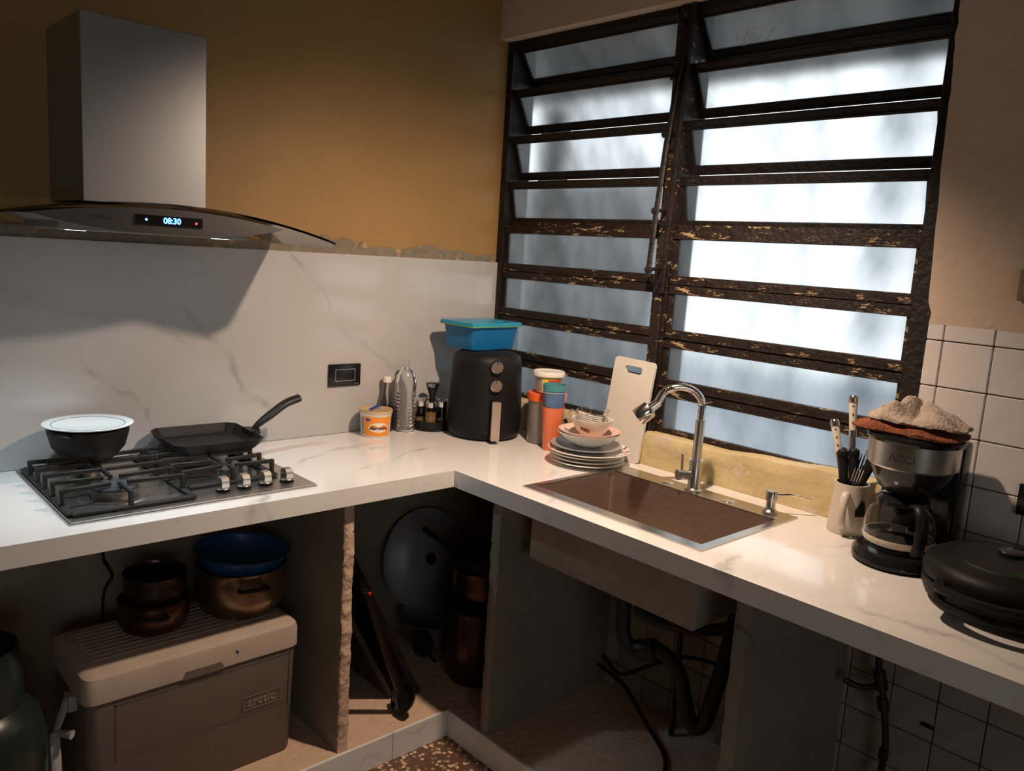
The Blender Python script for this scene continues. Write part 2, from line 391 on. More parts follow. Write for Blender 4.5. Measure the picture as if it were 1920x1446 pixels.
MB().box(0.012, 0.13, YW, OY-0.010, 0, CZ+0.545).build('tile_backing', M_GROUT, WR, smooth=0)
MB().box(0.0, 0.13, OY+0.002, 0.0, OZ1, ZC).build('lintel', M_PINKWALL, WR, smooth=0)
MB().box(0.012, 0.13, OY-0.010, 0.0, 0, CZ-0.03).build('low_wall', M_GROUT, WR, smooth=0)
# uneven sill strip between counter and window
def sill():
    b = MB(); n, k = 90, 8; grid = []
    for i in range(n+1):
        y = OY + (0.0-OY)*i/n; row = []
        zt = OZ0 + 0.012 + (0.02 if y < -1.1 else 0.0)*min(1, (-1.1-y)/0.3 if y < -1.1 else 0) + 0.006*noise.noise(Vector((y*7, 0, 0)))
        for j in range(k+1):
            z = CZ-0.03 + (zt-CZ+0.03)*j/k
            x = -0.003 + 0.004*noise.noise(Vector((y*9, z*22, 2))) + 0.0015*noise.noise(Vector((y*40, z*60, 5)))
            if j == k: x += 0.006
            row.append(b.bm.verts.new((x, y, z)))
        row.append(b.bm.verts.new((XF+0.02, y, zt+0.004))); row.append(b.bm.verts.new((XF+0.06, y, CZ-0.03)))
        grid.append(row)
    for i in range(n):
        for j in range(len(grid[0])-1):
            b.bm.faces.new([grid[i][j], grid[i+1][j], grid[i+1][j+1], grid[i][j+1]])
    b.bm.faces.new(grid[0]); b.bm.faces.new(grid[-1][::-1])
    return b.build('sill', M_SILL, WR, smooth=50)
sill()
# 11 cm wall tiles, each a piece of the wall
tile_mesh = {}
def tile(h, w, mt):
    key = (round(h,4), round(w,4), mt.name)
    if key not in tile_mesh:
        o = MB().box(0, 0.012, -w/2, w/2, -h/2, h/2, 0.0018, 1).build('tile', mt, WR, smooth=30); tile_mesh[key] = o.data; return o
    o = bpy.data.objects.new('tile', tile_mesh[key]); COL.objects.link(o); o.parent = WR; return o
G = 0.0028
def place(y0, y1, z0, z1, mt):
    o = tile(z1-z0-G, y1-y0-G, mt); o.location = (0.0+random.uniform(0, 0.0012), (y0+y1)/2, (z0+z1)/2)
ycols = [OY-0.008, -1.669] + [-1.669-0.11*k for k in range(1, 8)]
zrows = [CZ+0.544, CZ+0.502] + [CZ+0.502-0.11*k for k in range(1, 5)] + [CZ+0.0]
for a, b in zip(ycols, ycols[1:]):
    for c, d in zip(zrows, zrows[1:]): place(b, a, d, c, M_TILE)
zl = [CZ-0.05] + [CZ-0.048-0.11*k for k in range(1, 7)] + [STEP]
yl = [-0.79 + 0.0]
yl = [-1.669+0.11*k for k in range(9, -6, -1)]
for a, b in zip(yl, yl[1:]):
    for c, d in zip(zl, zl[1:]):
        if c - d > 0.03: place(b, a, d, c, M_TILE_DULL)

# mortar smear above the backsplash
def smear():
    b = MB(); x = -2.6; pts_top = []
    z0 = CZ+0.604
    while x < XF-0.01:
        big = noise.noise(Vector((x*5.2, 3.1, 0)))
        h = 0.030 + 0.030*max(0, big) + 0.012*noise.noise(Vector((x*23, 0, 7)))
        if -0.92 < x < -0.55: h += 0.016*(noise.noise(Vector((x*14, 9, 1))) > 0)
        if x > -0.3: h += 0.02*noise.noise(Vector((x*10, 2, 2)))
        pts_top.append((x, z0+max(0.012, h))); x += random.uniform(0.008, 0.02)
    poly = [(pts_top[-1][0], z0), (-2.6, z0)] + pts_top
    # quads instead of one ngon
    for (xa, za), (xb, zb) in zip(pts_top, pts_top[1:]):
        b.prism([(xa, z0), (xb, z0), (xb, zb), (xa, za)], -0.0045, 0.001, 'xz')
    return b
tag(smear().build('trim_1', M_MORTAR, smooth=0), 'rough grey mortar smear along top of marble backsplash', kind='structure')

# raised plinth under the counter, marble-faced front
PXF, PYF = -0.535, -0.555
PL = thing('floor_plinth', 'raised cement step under the counter with marble tile front', None, kind='structure')
MB().cells([XW, PXF, 0.012], [YW, PYF, 0.0], lambda i, j: not (i == 0 and j == 0), 0, STEP).build('step', M_STEP, PL, smooth=0)
M_PTILE = marble('marble_plinth', (0, 2, [(-1.0, .05, -.8, .02, .012, .5), (-.8, .07, -.6, .05, .01, .4)]))
xa = [-2.6, -2.05, -1.45, -0.752, PXF-0.010]
for a, b in zip(xa, xa[1:]): MB().box(a+0.001, b-0.001, PYF-0.010, PYF, 0, STEP+0.003, 0.001, 1).build('tile', M_PTILE, PL, smooth=0)
ya = [PYF, -1.15, -1.75, -2.35, -2.95]
for a, b in zip(ya, ya[1:]): MB().box(PXF-0.010, PXF, b+0.001, a-0.001, 0, STEP+0.003, 0.001, 1).build('tile', M_PTILE, PL, smooth=0)

# ------------------------------------------------------------------ window
WIN = thing('window_1', 'rusty steel louvre window with frosted panes above the sink', None, kind='structure')
ML, MR = -0.768, -0.820                 # mullion
JL, JR = -0.030, -1.570                 # inner edges of the jambs
b = MB(); b.box(XF-0.008, XF+0.11, JL, -0.0005, OZ0, OZ1); b.build('jamb', M_FRAME, WIN, smooth=0)
b = MB(); b.box(XF-0.012, XF+0.11, OY+0.001, JR, OZ0, OZ1, 0.003, 1); b.build('jamb', M_FRAME, WIN, smooth=0)
b = MB(); b.box(XF-0.004, XF+0.03, OY+0.001, -0.0005, OZ1-0.02, OZ1); b.build('head', M_FRAME, WIN, smooth=0)
b = MB(); b.box(XF-0.004, XF+0.03, OY+0.001, -0.0005, OZ0, OZ0+0.012); b.build('bottom_rail', M_FRAME_PEEL, WIN, smooth=0)
b = MB(); b.box(XF-0.014, XF+0.03, MR+0.012, ML-0.012, OZ0, OZ1, 0.003, 1); b.box(XF-0.004, XF+0.11, MR, ML, OZ0, OZ1); b.build('mullion', M_FRAME_PEEL, WIN, smooth=0)
rows = [1.402, 1.244, 1.077, 0.911, 0.747, 0.577, 0.407, 0.249, 0.092]
tilt = [34, 27, 19, 11, 1, 0, 0, 0]
for k in range(8):
    zt, zb = CZ+rows[k], CZ+rows[k+1]; h = zt-zb-0.001
    mt = M_FRAME if k < 4 else M_FRAME_PEEL
    for (ya_, yb_) in ((ML+0.001, JL-0.001), (JR+0.001, MR-0.001)):
        b = MB(); r = 0.0285
        for (z0, z1) in ((-r, 0), (-h, -h+r)):
            b.box(-0.008, 0.008, ya_, yb_, z0, z1, 0.002, 1)
            b.box(-0.013, -0.008, ya_, yb_, z0+0.002, z0+0.007); 
        b.box(-0.006, 0.006, ya_, ya_+0.012, -h+r, -r); b.box(-0.006, 0.006, yb_-0.020, yb_, -h+r, -r)
        s = b.build('sash', mt, WIN, smooth=0, loc=(XF+0.012, 0, zt), rot=(0, -math.radians(tilt[k]), 0))
        MB().box(-0.002, 0.002, ya_+0.012, yb_-0.020, -h+r, -r).build('pane', M_FROST, s, smooth=0)
for k in range(4, 8):                   # bars added behind the closed rows to block daylight gaps
    MB().box(XF+0.024, XF+0.032, JR-0.001, JL+0.001, CZ+rows[k]-0.018, CZ+rows[k]+0.018).build('gap_blocker', M_FRAME_PEEL, WIN, smooth=0)
# dried white smear on the top right pane
sm = MB(); rs = random.Random(3)
for k in range(16):
    a = rs.uniform(-0.5, 0.9); y0 = -0.93-0.008*k+rs.uniform(-.006, .006); z0 = CZ+1.305+0.012*math.sin(k*1.9)
    xs_ = XF+0.012+math.tan(math.radians(34))*(CZ+rows[0]-z0)-0.006
    pts = [(xs_-math.tan(math.radians(34))*0.020*math.sin(a+t*1.1), y0-0.016*t, z0+0.020*math.sin(a+t*1.1)) for t in (0, 0.5, 1.0, 1.6)]
    sm.tube(pts, [0.001, 0.0042, 0.0042, 0.001], 6, flat=(1, 0.4))
tag(sm.build('paint_smear', mat('dried_white_paint', (0.85, 0.86, 0.86), 0.7), WIN), kind='stuff')
# operator bar and links
b = MB(); b.tube([(XF-0.010, -0.822, CZ+1.40), (XF-0.035, -0.81, CZ+1.19), (0.0, -0.80, CZ+1.0), (-0.020, -0.80, CZ+0.79), (-0.03, -0.797, CZ+0.60)], 0.008, 6, flat=(1.3, 0.7))
b.build('operator_bar', M_FRAME, WIN)
b = MB(); b.tube([(XF-0.012, -0.83, CZ+1.41), (XF-0.016, -0.82, CZ+1.15), (XF-0.016, -0.806, CZ+0.55)], 0.011, 6); b.build('operator_bar', M_FRAME, WIN)
for z, xx in ((1.36, 0.035), (1.20, 0.012), (1.03, -0.003), (0.80, -0.020), (0.62, -0.028)):
    b = MB(); b.tube([(xx, -0.797, CZ+z), (xx+0.015, -0.80, CZ+z-0.035), (XF+0.004, -0.815, CZ+z-0.05)], 0.005, 6)
    b.tube([(xx-0.006, -0.797, CZ+z+0.002), (XF, -0.80, CZ+z+0.004)], 0.006, 6)
    b.tube([(xx, -0.788, CZ+z), (xx, -0.806, CZ+z)], 0.010, 8)
    b.build('link', M_FRAME, WIN)

# outside the window
EXT = plaster('outside_render', (0.26, 0.27, 0.285), (0.18, 0.19, 0.20))
EXT_GROUND = plaster('outside_concrete', (0.26, 0.29, 0.32), (0.21, 0.24, 0.27))
EXT_DARK = plaster('outside_shade_boards', (0.12, 0.11, 0.10), (0.09, 0.08, 0.07))
tag(MB().box(0.14, 12, -12, 8, -0.35, -0.25).build('exterior_ground', EXT_GROUND, smooth=0), kind='structure')
tag(MB().box(0.14, 1.25, -5, 3.5, CZ+1.47, CZ+1.60).build('exterior_shade_slab', EXT_DARK, smooth=0), kind='structure')  # unseen slab added to darken the top row of panes
tag(MB().box(2.0, 2.2, 0.85, 6, -0.3, CZ+1.15).build('exterior_shade_wall', EXT, smooth=0), kind='structure')  # unseen wall added to grey the lower left panes
tag(MB().box(1.30, 1.42, 0.98, 1.10, -0.3, CZ+1.47).build('exterior_shade_post', EXT_DARK, smooth=0), kind='structure')  # unseen post added for a dark strip in the left panes

# ------------------------------------------------------------------ counter, backsplash, partitions
b = MB()
b.cells([-2.9, -0.585, -0.507, -0.100, -0.004], [-2.9, -1.390, -0.826, -0.582, -0.012],
        lambda i, j: (j == 3) or (i >= 1 and not (i == 2 and j == 1)), CZ-0.05, CZ)
o = b.build('countertop', M_MARBLE_TOP, smooth=0)
tag(o, 'L-shaped white marble countertop with grey veins running along both walls', 'countertop')
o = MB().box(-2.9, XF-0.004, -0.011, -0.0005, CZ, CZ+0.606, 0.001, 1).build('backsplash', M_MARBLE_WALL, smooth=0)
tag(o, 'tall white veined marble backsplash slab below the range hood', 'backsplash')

def slab(name, label, axis, fixed0, fixed1, front, back, z1, seed, edge=None):
    """rough cement partition; front edge is broken"""
    t = thing(name, label, 'partition')
    b = MB(); n = 40
    pts = []
    for k in range(n+1):
        z = STEP + (z1-STEP)*k/n
        pts.append((front + 0.004*noise.noise(Vector((z*30, seed, 0))) + 0.003*noise.noise(Vector((z*90, seed, 3))), z))
    for (fa, za), (fb, zb) in zip(pts, pts[1:]):
        if axis == 'y': b.prism([(fa+0.006, za), (back, za), (back, zb), (fb+0.006, zb)], fixed0, fixed1, 'yz')
        else: b.prism([(fa+0.006, za), (back, za), (back, zb), (fb+0.006, zb)], fixed0, fixed1, 'xz')
    b.build('board', M_CONC, t, smooth=0)
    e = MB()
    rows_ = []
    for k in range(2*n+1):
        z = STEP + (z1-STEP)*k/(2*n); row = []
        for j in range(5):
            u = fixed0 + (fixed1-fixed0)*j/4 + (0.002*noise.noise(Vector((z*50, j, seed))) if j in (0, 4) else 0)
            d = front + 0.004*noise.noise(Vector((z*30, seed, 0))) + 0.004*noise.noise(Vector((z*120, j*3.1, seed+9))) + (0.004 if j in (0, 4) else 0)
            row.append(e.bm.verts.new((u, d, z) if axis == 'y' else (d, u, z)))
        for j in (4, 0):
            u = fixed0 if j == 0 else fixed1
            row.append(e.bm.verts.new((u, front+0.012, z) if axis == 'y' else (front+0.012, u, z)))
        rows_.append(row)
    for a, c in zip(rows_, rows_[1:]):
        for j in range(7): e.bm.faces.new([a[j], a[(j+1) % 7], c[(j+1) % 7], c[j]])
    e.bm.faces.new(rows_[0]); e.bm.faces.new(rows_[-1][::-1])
    e.build('broken_edge', edge or M_CONC_LIT_EDGE, t, smooth=60)
    return t
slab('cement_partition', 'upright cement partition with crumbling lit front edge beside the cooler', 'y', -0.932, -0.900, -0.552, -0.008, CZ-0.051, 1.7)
slab('cement_partition', 'grey cement partition between the pot corner and the sink bay', 'x', -0.740, -0.705, -0.536, -0.0005, CZ-0.051, 5.1, M_CONC)
slab('cement_partition', 'cement partition just right of the sink drain pipes', 'x', -1.548, -1.512, -0.532, -0.0005, CZ-0.051, 8.3, M_CONC)

# ------------------------------------------------------------------ range hood
HX = -1.352
H = thing('range_hood', 'stainless range hood with curved glass canopy and tall square chimney', 'range hood', (HX, 0, CZ))
MB().box(-0.146, 0.144, -0.285, -0.0005, 0.70, 1.123, 0.002, 1).build('chimney', M_CHIM, H, smooth=0)
def canopy():
    b = MB(); n, m = 40, 14; w, d, t = 0.462, 0.435, 0.006; top, bot = [], []
    def zc(x): return 0.702 - 0.072*(abs(x)/w)**2.0
    for i in range(n+1):
        x = -w + 2*w*i/n
        # rounded front corners
        e = w-abs(x); r = 0.05
        yf = -d if e > r else -d + r - math.sqrt(max(0, r*r-(r-e)**2))
        top.append([b.bm.verts.new((x, -0.012 + (yf+0.012)*j/m, zc(x)+t/2)) for j in range(m+1)])
        bot.append([b.bm.verts.new((x, -0.012 + (yf+0.012)*j/m, zc(x)-t/2)) for j in range(m+1)])
    for i in range(n):
        for j in range(m):
            b.bm.faces.new([top[i][j], top[i+1][j], top[i+1][j+1], top[i][j+1]]); b.bm.faces.new([bot[i][j+1], bot[i+1][j+1], bot[i+1][j], bot[i][j]])
        for j in (0, m): b.bm.faces.new([top[i][j], top[i+1][j], bot[i+1][j], bot[i][j]])
    for i in (0, n):
        for j in range(m): b.bm.faces.new([top[i][j], top[i][j+1], bot[i][j+1], bot[i][j]])
    return b.build('glass_canopy', M_TINT, H)
canopy()
def hood_body():
    b = MB(); n = 24; prof = []
    for i in range(n+1):
        x = -0.285 + 0.57*i/n; u = x/0.285
        zt = 0.698 - 0.072*(abs(x)/0.462)**2
        zb = 0.634 + 0.030*abs(u)**2.6
        prof.append((x, zt-0.005, max(min(zb, zt-0.007), 0.0)))
    rows_ = []
    for (x, zt, zb) in prof:
        rows_.append([b.bm.verts.new((x, y, z)) for (y, z) in ((-0.428, zt), (-0.428, zb), (-0.10, zb), (-0.10, zt))])
    for a, c in zip(rows_, rows_[1:]):
        for j in range(4): b.bm.faces.new([a[j], a[(j+1) % 4], c[(j+1) % 4], c[j]])
    b.bm.faces.new(rows_[0]); b.bm.faces.new(rows_[-1][::-1])
    return b.build('body', M_HOODSTEEL, H, smooth=30)
hood_body()
MB().box(-0.22, 0.22, -0.36, -0.06, 0.632, 0.660, 0.002, 1).build('filter', mat('filter_mesh', (0.35, 0.34, 0.33), 0.45, 0.8, bump=0.5, bscale=300), H, smooth=0)
D = MB().box(-0.078, 0.076, -0.4325, -0.4275, 0.6545, 0.677, 0.001, 1).build('display', M_BLACKGLOSS, H, smooth=0)
tb = text_bm('08:30', 0.019, 0.0003, 0, 0.0004); tb.move(lambda c: (c.x*0.95+0.004, -0.4330-c.z, c.y+0.6658)); tb.build('digits', mat('blue_digits', (0.1, 0.3, 1), 0.5, emit=(0.08, 0.26, 1.0), estr=7), D, smooth=0)
b = MB(); b.lathe([(0, 0), (0.0028, 0), (0.0028, 0.0006), (0, 0.0006)], (-0.054, -0.4328, 0.6665), 10, Matrix.Rotation(PI/2, 4, 'X')); b.build('indicator', mat('blue_led', (0.1, 0.2, 1), 0.5, emit=(0.15, 0.3, 1), estr=5), D)
b = MB(); b.lathe([(0, 0), (0.0026, 0), (0.0026, 0.0006), (0, 0.0006)], (0.060, -0.4328, 0.6645), 10, Matrix.Rotation(PI/2, 4, 'X')); b.build('indicator', mat('red_led', (1, 0.1, 0.1), 0.5, emit=(1, 0.06, 0.06), estr=3), D)
M_PRINT = mat('dark_print', (0.02, 0.02, 0.02), 0.6)
tb = text_bm('LEVELLA', 0.0125, 0.0003); tb.move(lambda c: (c.x-0.150, -0.4285-c.z, c.y+0.6640)); tb.build('lettering', M_PRINT, H, smooth=0)
for sx in (-0.17, 0.17):
    b = MB(); b.lathe([(0, 0), (0.022, 0), (0.022, -0.0002), (0, -0.0002)], (sx, -0.31, 0.6319), 20)
    b.build('lamp', mat('hood_led', (1, 1, 1), 0.5, emit=(0.82, 0.93, 1.0), estr=20), H)
    light('hood_lamp_glow', 'SPOT', (HX+sx, -0.31, CZ+0.625), 13.0 if sx < 0 else 6.0, (0.76, 0.90, 1.0), 0.018, (HX+sx*1.5, -0.42, CZ), 105, 0.7)

# ------------------------------------------------------------------ gas hob
HB = thing('gas_hob', 'stainless four burner gas hob set into the marble counter', 'gas hob', (-1.3035, -0.275, CZ))
def hobplate():
    b = MB(); b.prism(rrect(-0.300, 0.300, -0.252, 0.252, 0.006, 3), 0.0, 0.007, 'xy')
    ed = [e for e in b.bm.edges if all(abs(v.co.z-0.007) < 1e-6 for v in e.verts)]
    bmesh.ops.bevel(b.bm, geom=ed, offset=0.004, segments=2, affect='EDGES')
    return b.build('plate', M_STEEL, HB, smooth=35)
hobplate()
def burner(x, y, r, nm):
    t = MB(); t.lathe([(r*1.42, 0.007), (r*1.40, 0.0095), (r*1.25, 0.0085), (r*1.10, 0.010), (r*1.02, 0.009), (0, 0.009)], (x, y, 0), 40)
    base = t.build('burner', M_STEEL, HB)
    t = MB(); t.lathe([(r*0.86, 0.009), (r*0.86, 0.020), (r, 0.021), (r, 0.030), (r*0.9, 0.031), (0, 0.031)], (x, y, 0), 40)
    t.build('burner_head', mat('burner_alloy', (0.22, 0.21, 0.20), 0.4, 0.8), base)
    t = MB(); t.lathe([(r*0.92, 0.031), (r*0.97, 0.033), (r*0.93, 0.037), (r*0.55, 0.0375), (r*0.50, 0.0365), (0, 0.036)], (x, y, 0), 40)
    t.build('burner_cap', mat('burner_cap_enamel', (0.055, 0.058, 0.065), 0.4), base)
burner(-0.162, -0.098, 0.056, 'front'); burner(-0.162, 0.115, 0.033, ''); burner(0.118, -0.095, 0.024, ''); burner(0.118, 0.118, 0.036, '')
def bar(b, p, q, w=0.010, h=0.012):
    p, q = Vector(p), Vector(q); d = q-p; ln = d.length; M = Matrix.Translation(p) @ d.to_track_quat('X', 'Z').to_matrix().to_4x4()
    b.box(0, ln, -w/2, w/2, -h/2, h/2, 0.0015, 1, M)
def grate(x0, x1, y0, y1, cx, cys):
    g = MB(); z0, zt = 0.012, 0.046
    for p, q in (((x0, y0, z0), (x1, y0, z0)), ((x0, y1, z0), (x1, y1, z0)), ((x0, y0, z0), (x0, y1, z0)), ((x1, y0, z0), (x1, y1, z0))): bar(g, p, q, 0.016, 0.007)
    for cy in cys:
        for dy in (-0.038, 0.038):
            for (xs, xe) in ((x0, cx-0.030), (x1, cx+0.030)):
                bar(g, (xs, cy+dy, z0), (xs, cy+dy, zt+0.005), 0.012, 0.010)
                bar(g, (xs, cy+dy, zt), (xe+(0.012 if xe < cx else -0.012), cy+dy*0.75, zt), 0.009, 0.010)
    for (ys, ye) in ((y0, cys[0]-0.03), (y1, cys[1]+0.03)):
        bar(g, (cx, ys, z0), (cx, ys, zt+0.005), 0.012, 0.010); bar(g, (cx, ys, zt), (cx, ye, zt), 0.009, 0.010)
    ym = (cys[0]+cys[1])/2
    bar(g, (cx, cys[0]+0.03, zt), (cx, cys[1]-0.03, zt), 0.009, 0.010)
    bar(g, (x0, ym, z0), (x0, ym, zt+0.005), 0.012, 0.010); bar(g, (x1, ym, z0), (x1, ym, zt+0.005), 0.012, 0.010); bar(g, (x0, ym, zt), (x1, ym, zt), 0.009, 0.010)
    return g
grate(-0.286, -0.014, -0.212, 0.222, -0.160, (-0.098, 0.115)).build('grate', M_IRON, HB)
grate(-0.002, 0.236, -0.135, 0.222, 0.118, (-0.075, 0.118)).build('grate', M_IRON, HB)
for kx in (0.067, 0.122, 0.180, 0.241):
    k = MB(); k.lathe([(0.019, 0.007), (0.019, 0.009), (0.012, 0.010), (0.008, 0.016), (0, 0.016)], (kx, -0.190, 0), 24)
    kb = k.build('knob', M_BLACK, HB)
    k = MB(); k.lathe([(0.0, 0.014), (0.017, 0.014), (0.018, 0.017), (0.0, 0.018)], (kx, -0.190, 0), 24)
    k.prism(arc((0, 0.014), 0.0155, PI, 0, 10)[::-1] if False else [(-0.017, 0.016), (0.017, 0.016), (0.017, 0.036), (0.009, 0.044), (-0.009, 0.044), (-0.017, 0.036)], -0.0095, 0.0095, 'yz', Matrix.Translation((kx, -0.190, 0)))
    k.build('grip', M_CHROME, kb)

# pot with a white plate on it, back left burner
P1 = thing('cooking_pot', 'small black round pot on the back left burner', 'pot', (-1.462, -0.160, CZ+0.0515))
b = MB(); b.lathe(shell([(0, 0), (0.048, 0), (0.062, 0.006), (0.086, 0.034), (0.096, 0.074), (0.096, 0.084)], 0.003), (0, 0, 0), 48); b.build('bowl', M_NONSTICK, P1)
for a in (0.6, 0.6+PI):
    c, s_ = math.cos(a), math.sin(a)
    MB().tube(smooth_path([(c*0.095-s_*0.026, s_*0.095+c*0.026, 0.074), (c*0.110-s_*0.015, s_*0.110+c*0.015, 0.078), (c*0.110+s_*0.015, s_*0.110-c*0.015, 0.078), (c*0.095+s_*0.026, s_*0.095-c*0.026, 0.074)], 4), 0.0045, 8).build('handle', M_BLACK, P1)
PT = thing('plate', 'white rimmed plate lying over the small black pot on the hob', 'plate', (-1.462, -0.160, CZ+0.1362))
b = MB(); b.lathe([(0, -0.004), (0.056, -0.004), (0.072, 0.000), (0.104, 0.006), (0.106, 0.009), (0.104, 0.010), (0.084, 0.006), (0.078, 0.0035), (0.0, 0.0015)], (0, 0, 0), 56); b.build('dish', mat('enamel_white', (0.62, 0.65, 0.64), 0.22), PT)
b = MB(); b.lathe([(0.0845, 0.0061), (0.0862, 0.0072), (0.0862, 0.0060), (0.0845, 0.0052)], (0, 0, 0), 56); b.build('ring', mat('grey_line', (0.12, 0.12, 0.12), 0.5), PT)

# square griddle pan
GR = thing('griddle_pan', 'worn black square griddle pan with upturned handle on the hob', 'pan', (-1.150, -0.155, CZ+0.0515), -0.04)
def griddle():
    b = MB(); n = 6
    outer = [(-.120, -.098), (-.098, -.120), (.098, -.120), (.120, -.098), (.120, .098), (.098, .120), (-.098, .120), (-.120, .098)]
    def ring(s, z): return [b.bm.verts.new((x*s, y*s, z)) for x, y in outer]
    L_ = [ring(0.88, 0), ring(0.97, 0.012), ring(1.04, 0.030), ring(1.02, 0.031), ring(0.95, 0.014), ring(0.87, 0.005)]
    for a, c in zip(L_, L_[1:]):
        for i in range(8): b.bm.faces.new([a[i], a[(i+1) % 8], c[(i+1) % 8], c[i]])
    b.bm.faces.new(L_[0][::-1]); b.bm.faces.new(L_[-1])
    return b.build('pan', M_NONSTICK, GR, smooth=25)
griddle()
b = MB(); b.prism([(-.004+0.118, -.038), (.150, -.016), (.150, .016), (-.004+0.118, .038)], 0.018, 0.034, 'xy'); b.build('bracket', M_BLACK, GR, smooth=0)
hp = smooth_path([(0.135, 0, 0.030), (0.155, 0, 0.048), (0.195, 0.004, 0.073), (0.240, 0.008, 0.100), (0.285, 0.012, 0.113)], 5)
b = MB(); b.tube(hp, [0.009+0.0065*min(1, i/9) for i in range(len(hp))], 10, flat=(1.0, 0.8)); b.build('handle', M_BLACK, GR)

# ------------------------------------------------------------------ items along the backsplash
SOC = thing('wall_socket', 'black rectangular wall socket plate on the marble backsplash', 'socket', (-0.623, -0.0112, CZ+0.202))
MB().box(-0.062, 0.062, -0.008, 0, -0.038, 0.038, 0.003, 2).build('plate', M_BLACKGLOSS, SOC)
b = MB()
for (x0, x1, z0, z1) in ((-.037, .039, .0192, .0202), (-.037, .039, -.0202, -.0192), (-.037, -.036, -.020, .020), (.038, .039, -.020, .020)): b.box(x0, x1, -0.0085, -0.0075, z0, z1)
b.build('outline', mat('light_line', (0.6, 0.6, 0.58), 0.5), SOC, smooth=0)
MB().box(0.036, 0.054, -0.0083, -0.0075, -0.0308, -0.0292).build('mark', mat('grey_print', (0.3, 0.3, 0.3), 0.5), SOC, smooth=0)

def on_cyl(tb, r, z, a0, slope=0.0):
    """wrap flat text (x,y) round a vertical cylinder of radius r facing angle a0"""
    def f(c):
        rr = r + slope*c.y + c.z + 0.0004; a = a0 + c.x/r
        return (rr*math.cos(a), rr*math.sin(a), z + c.y)
    return tb.move(f)
CAMA = lambda x, y: math.atan2(-2.391-y, -2.067-x)      # facing the room
def cyl_patch(r, z0, z1, a0, half, dr=0.0006, r1=None, n=18):
    b = MB(); r1 = r1 if r1 else r; g = []
    for i in range(n+1):
        a = a0-half+2*half*i/n; g.append([b.bm.verts.new((q*math.cos(a), q*math.sin(a), z)) for q, z in ((r+0.0002, z0), (r+dr, z0), (r1+dr, z1), (r1+0.0002, z1))])
    for p, q in zip(g, g[1:]):
        for j in range(4): b.bm.faces.new([p[j], p[(j+1) % 4], q[(j+1) % 4], q[j]])
    b.bm.faces.new(g[0]); b.bm.faces.new(g[-1][::-1]); return b

# margarine tub
tx, ty = -0.541, -0.090
TUB = thing('margarine_tub', 'small orange labelled margarine tub with clear lid beside the water bottle', 'tub', (tx, ty, CZ+0.0005))
b = MB(); b.lathe([(0, 0), (0.046, 0), (0.048, 0.004), (0.053, 0.074), (0.0545, 0.076), (0.0545, 0.090), (0.052, 0.090)], (0, 0, 0), 44); b.build('body', M_CREAM, TUB)
b = MB(); b.lathe([(0, 0.088), (0.045, 0.088), (0.050, 0.091), (0.0565, 0.092), (0.0565, 0.082), (0.0552, 0.082)], (0, 0, 0), 44); b.build('lid', mat('cloudy_lid', (0.85, 0.62, 0.35), 0.3, trans=0.4), TUB)
A = CAMA(tx, ty)
cyl_patch(0.0482, 0.006, 0.072, A+0.15, 0.95, 0.0006, 0.0528).build('label', mat('orange_print', (0.90, 0.30, 0.03), 0.4), TUB)
def oval_patch(r, zc, a0, wa, hz, dr, n=28, slope=0.07):
    b = MB(); c0 = b.bm.verts.new(((r+dr)*math.cos(a0), (r+dr)*math.sin(a0), zc)); ring = []
    for i in range(n):
        t = 2*PI*i/n; a = a0+wa*math.cos(t); z = zc+hz*math.sin(t); rr = r+dr+slope*(z-zc)
        ring.append(b.bm.verts.new((rr*math.cos(a), rr*math.sin(a), z)))
    for i in range(n): b.bm.faces.new([c0, ring[i], ring[(i+1) % n]])
    r_ = bmesh.ops.extrude_face_region(b.bm, geom=list(b.bm.faces))
    for v in r_['geom']:
        if isinstance(v, bmesh.types.BMVert): v.co += Vector((math.cos(a0), math.sin(a0), 0))*0.0003
    return b
oval_patch(0.0508, 0.036, A+0.22, 0.66, 0.017, 0.0008).build('badge', mat('cream_print', (0.88, 0.80, 0.66), 0.4), TUB)
on_cyl(text_bm('Margarina', 0.0155, 0.0002, 0.25, 0.0003), 0.0520, 0.034, A+0.22, 0.07).build('lettering', mat('navy_print', (0.03, 0.035, 0.10), 0.4), TUB, smooth=0)
oval_patch(0.0520, 0.062, A-0.52, 0.23, 0.0055, 0.0006).build('badge', mat('blue_print', (0.03, 0.04, 0.25), 0.4), TUB)
cyl_patch(0.0482, 0.008, 0.070, A-1.0, 0.16, 0.0005, 0.0527).build('side_print', mat('grey_small_print', (0.45, 0.43, 0.42), 0.5, var=0.6, vscale=300), TUB)
b = MB(); b.tube(smooth_path([(0.030, 0.02, 0.0965), (0.0, 0.005, 0.098), (-0.034, -0.02, 0.0965)], 4), 0.0065, 8, flat=(1, 0.5))
tag(b.build('spreader', mat('blue_plastic', (0.03, 0.06, 0.35), 0.4), loc=(tx, ty, CZ+0.0005), smooth=50), 'small blue plastic strip lying on the margarine tub lid', 'strip')

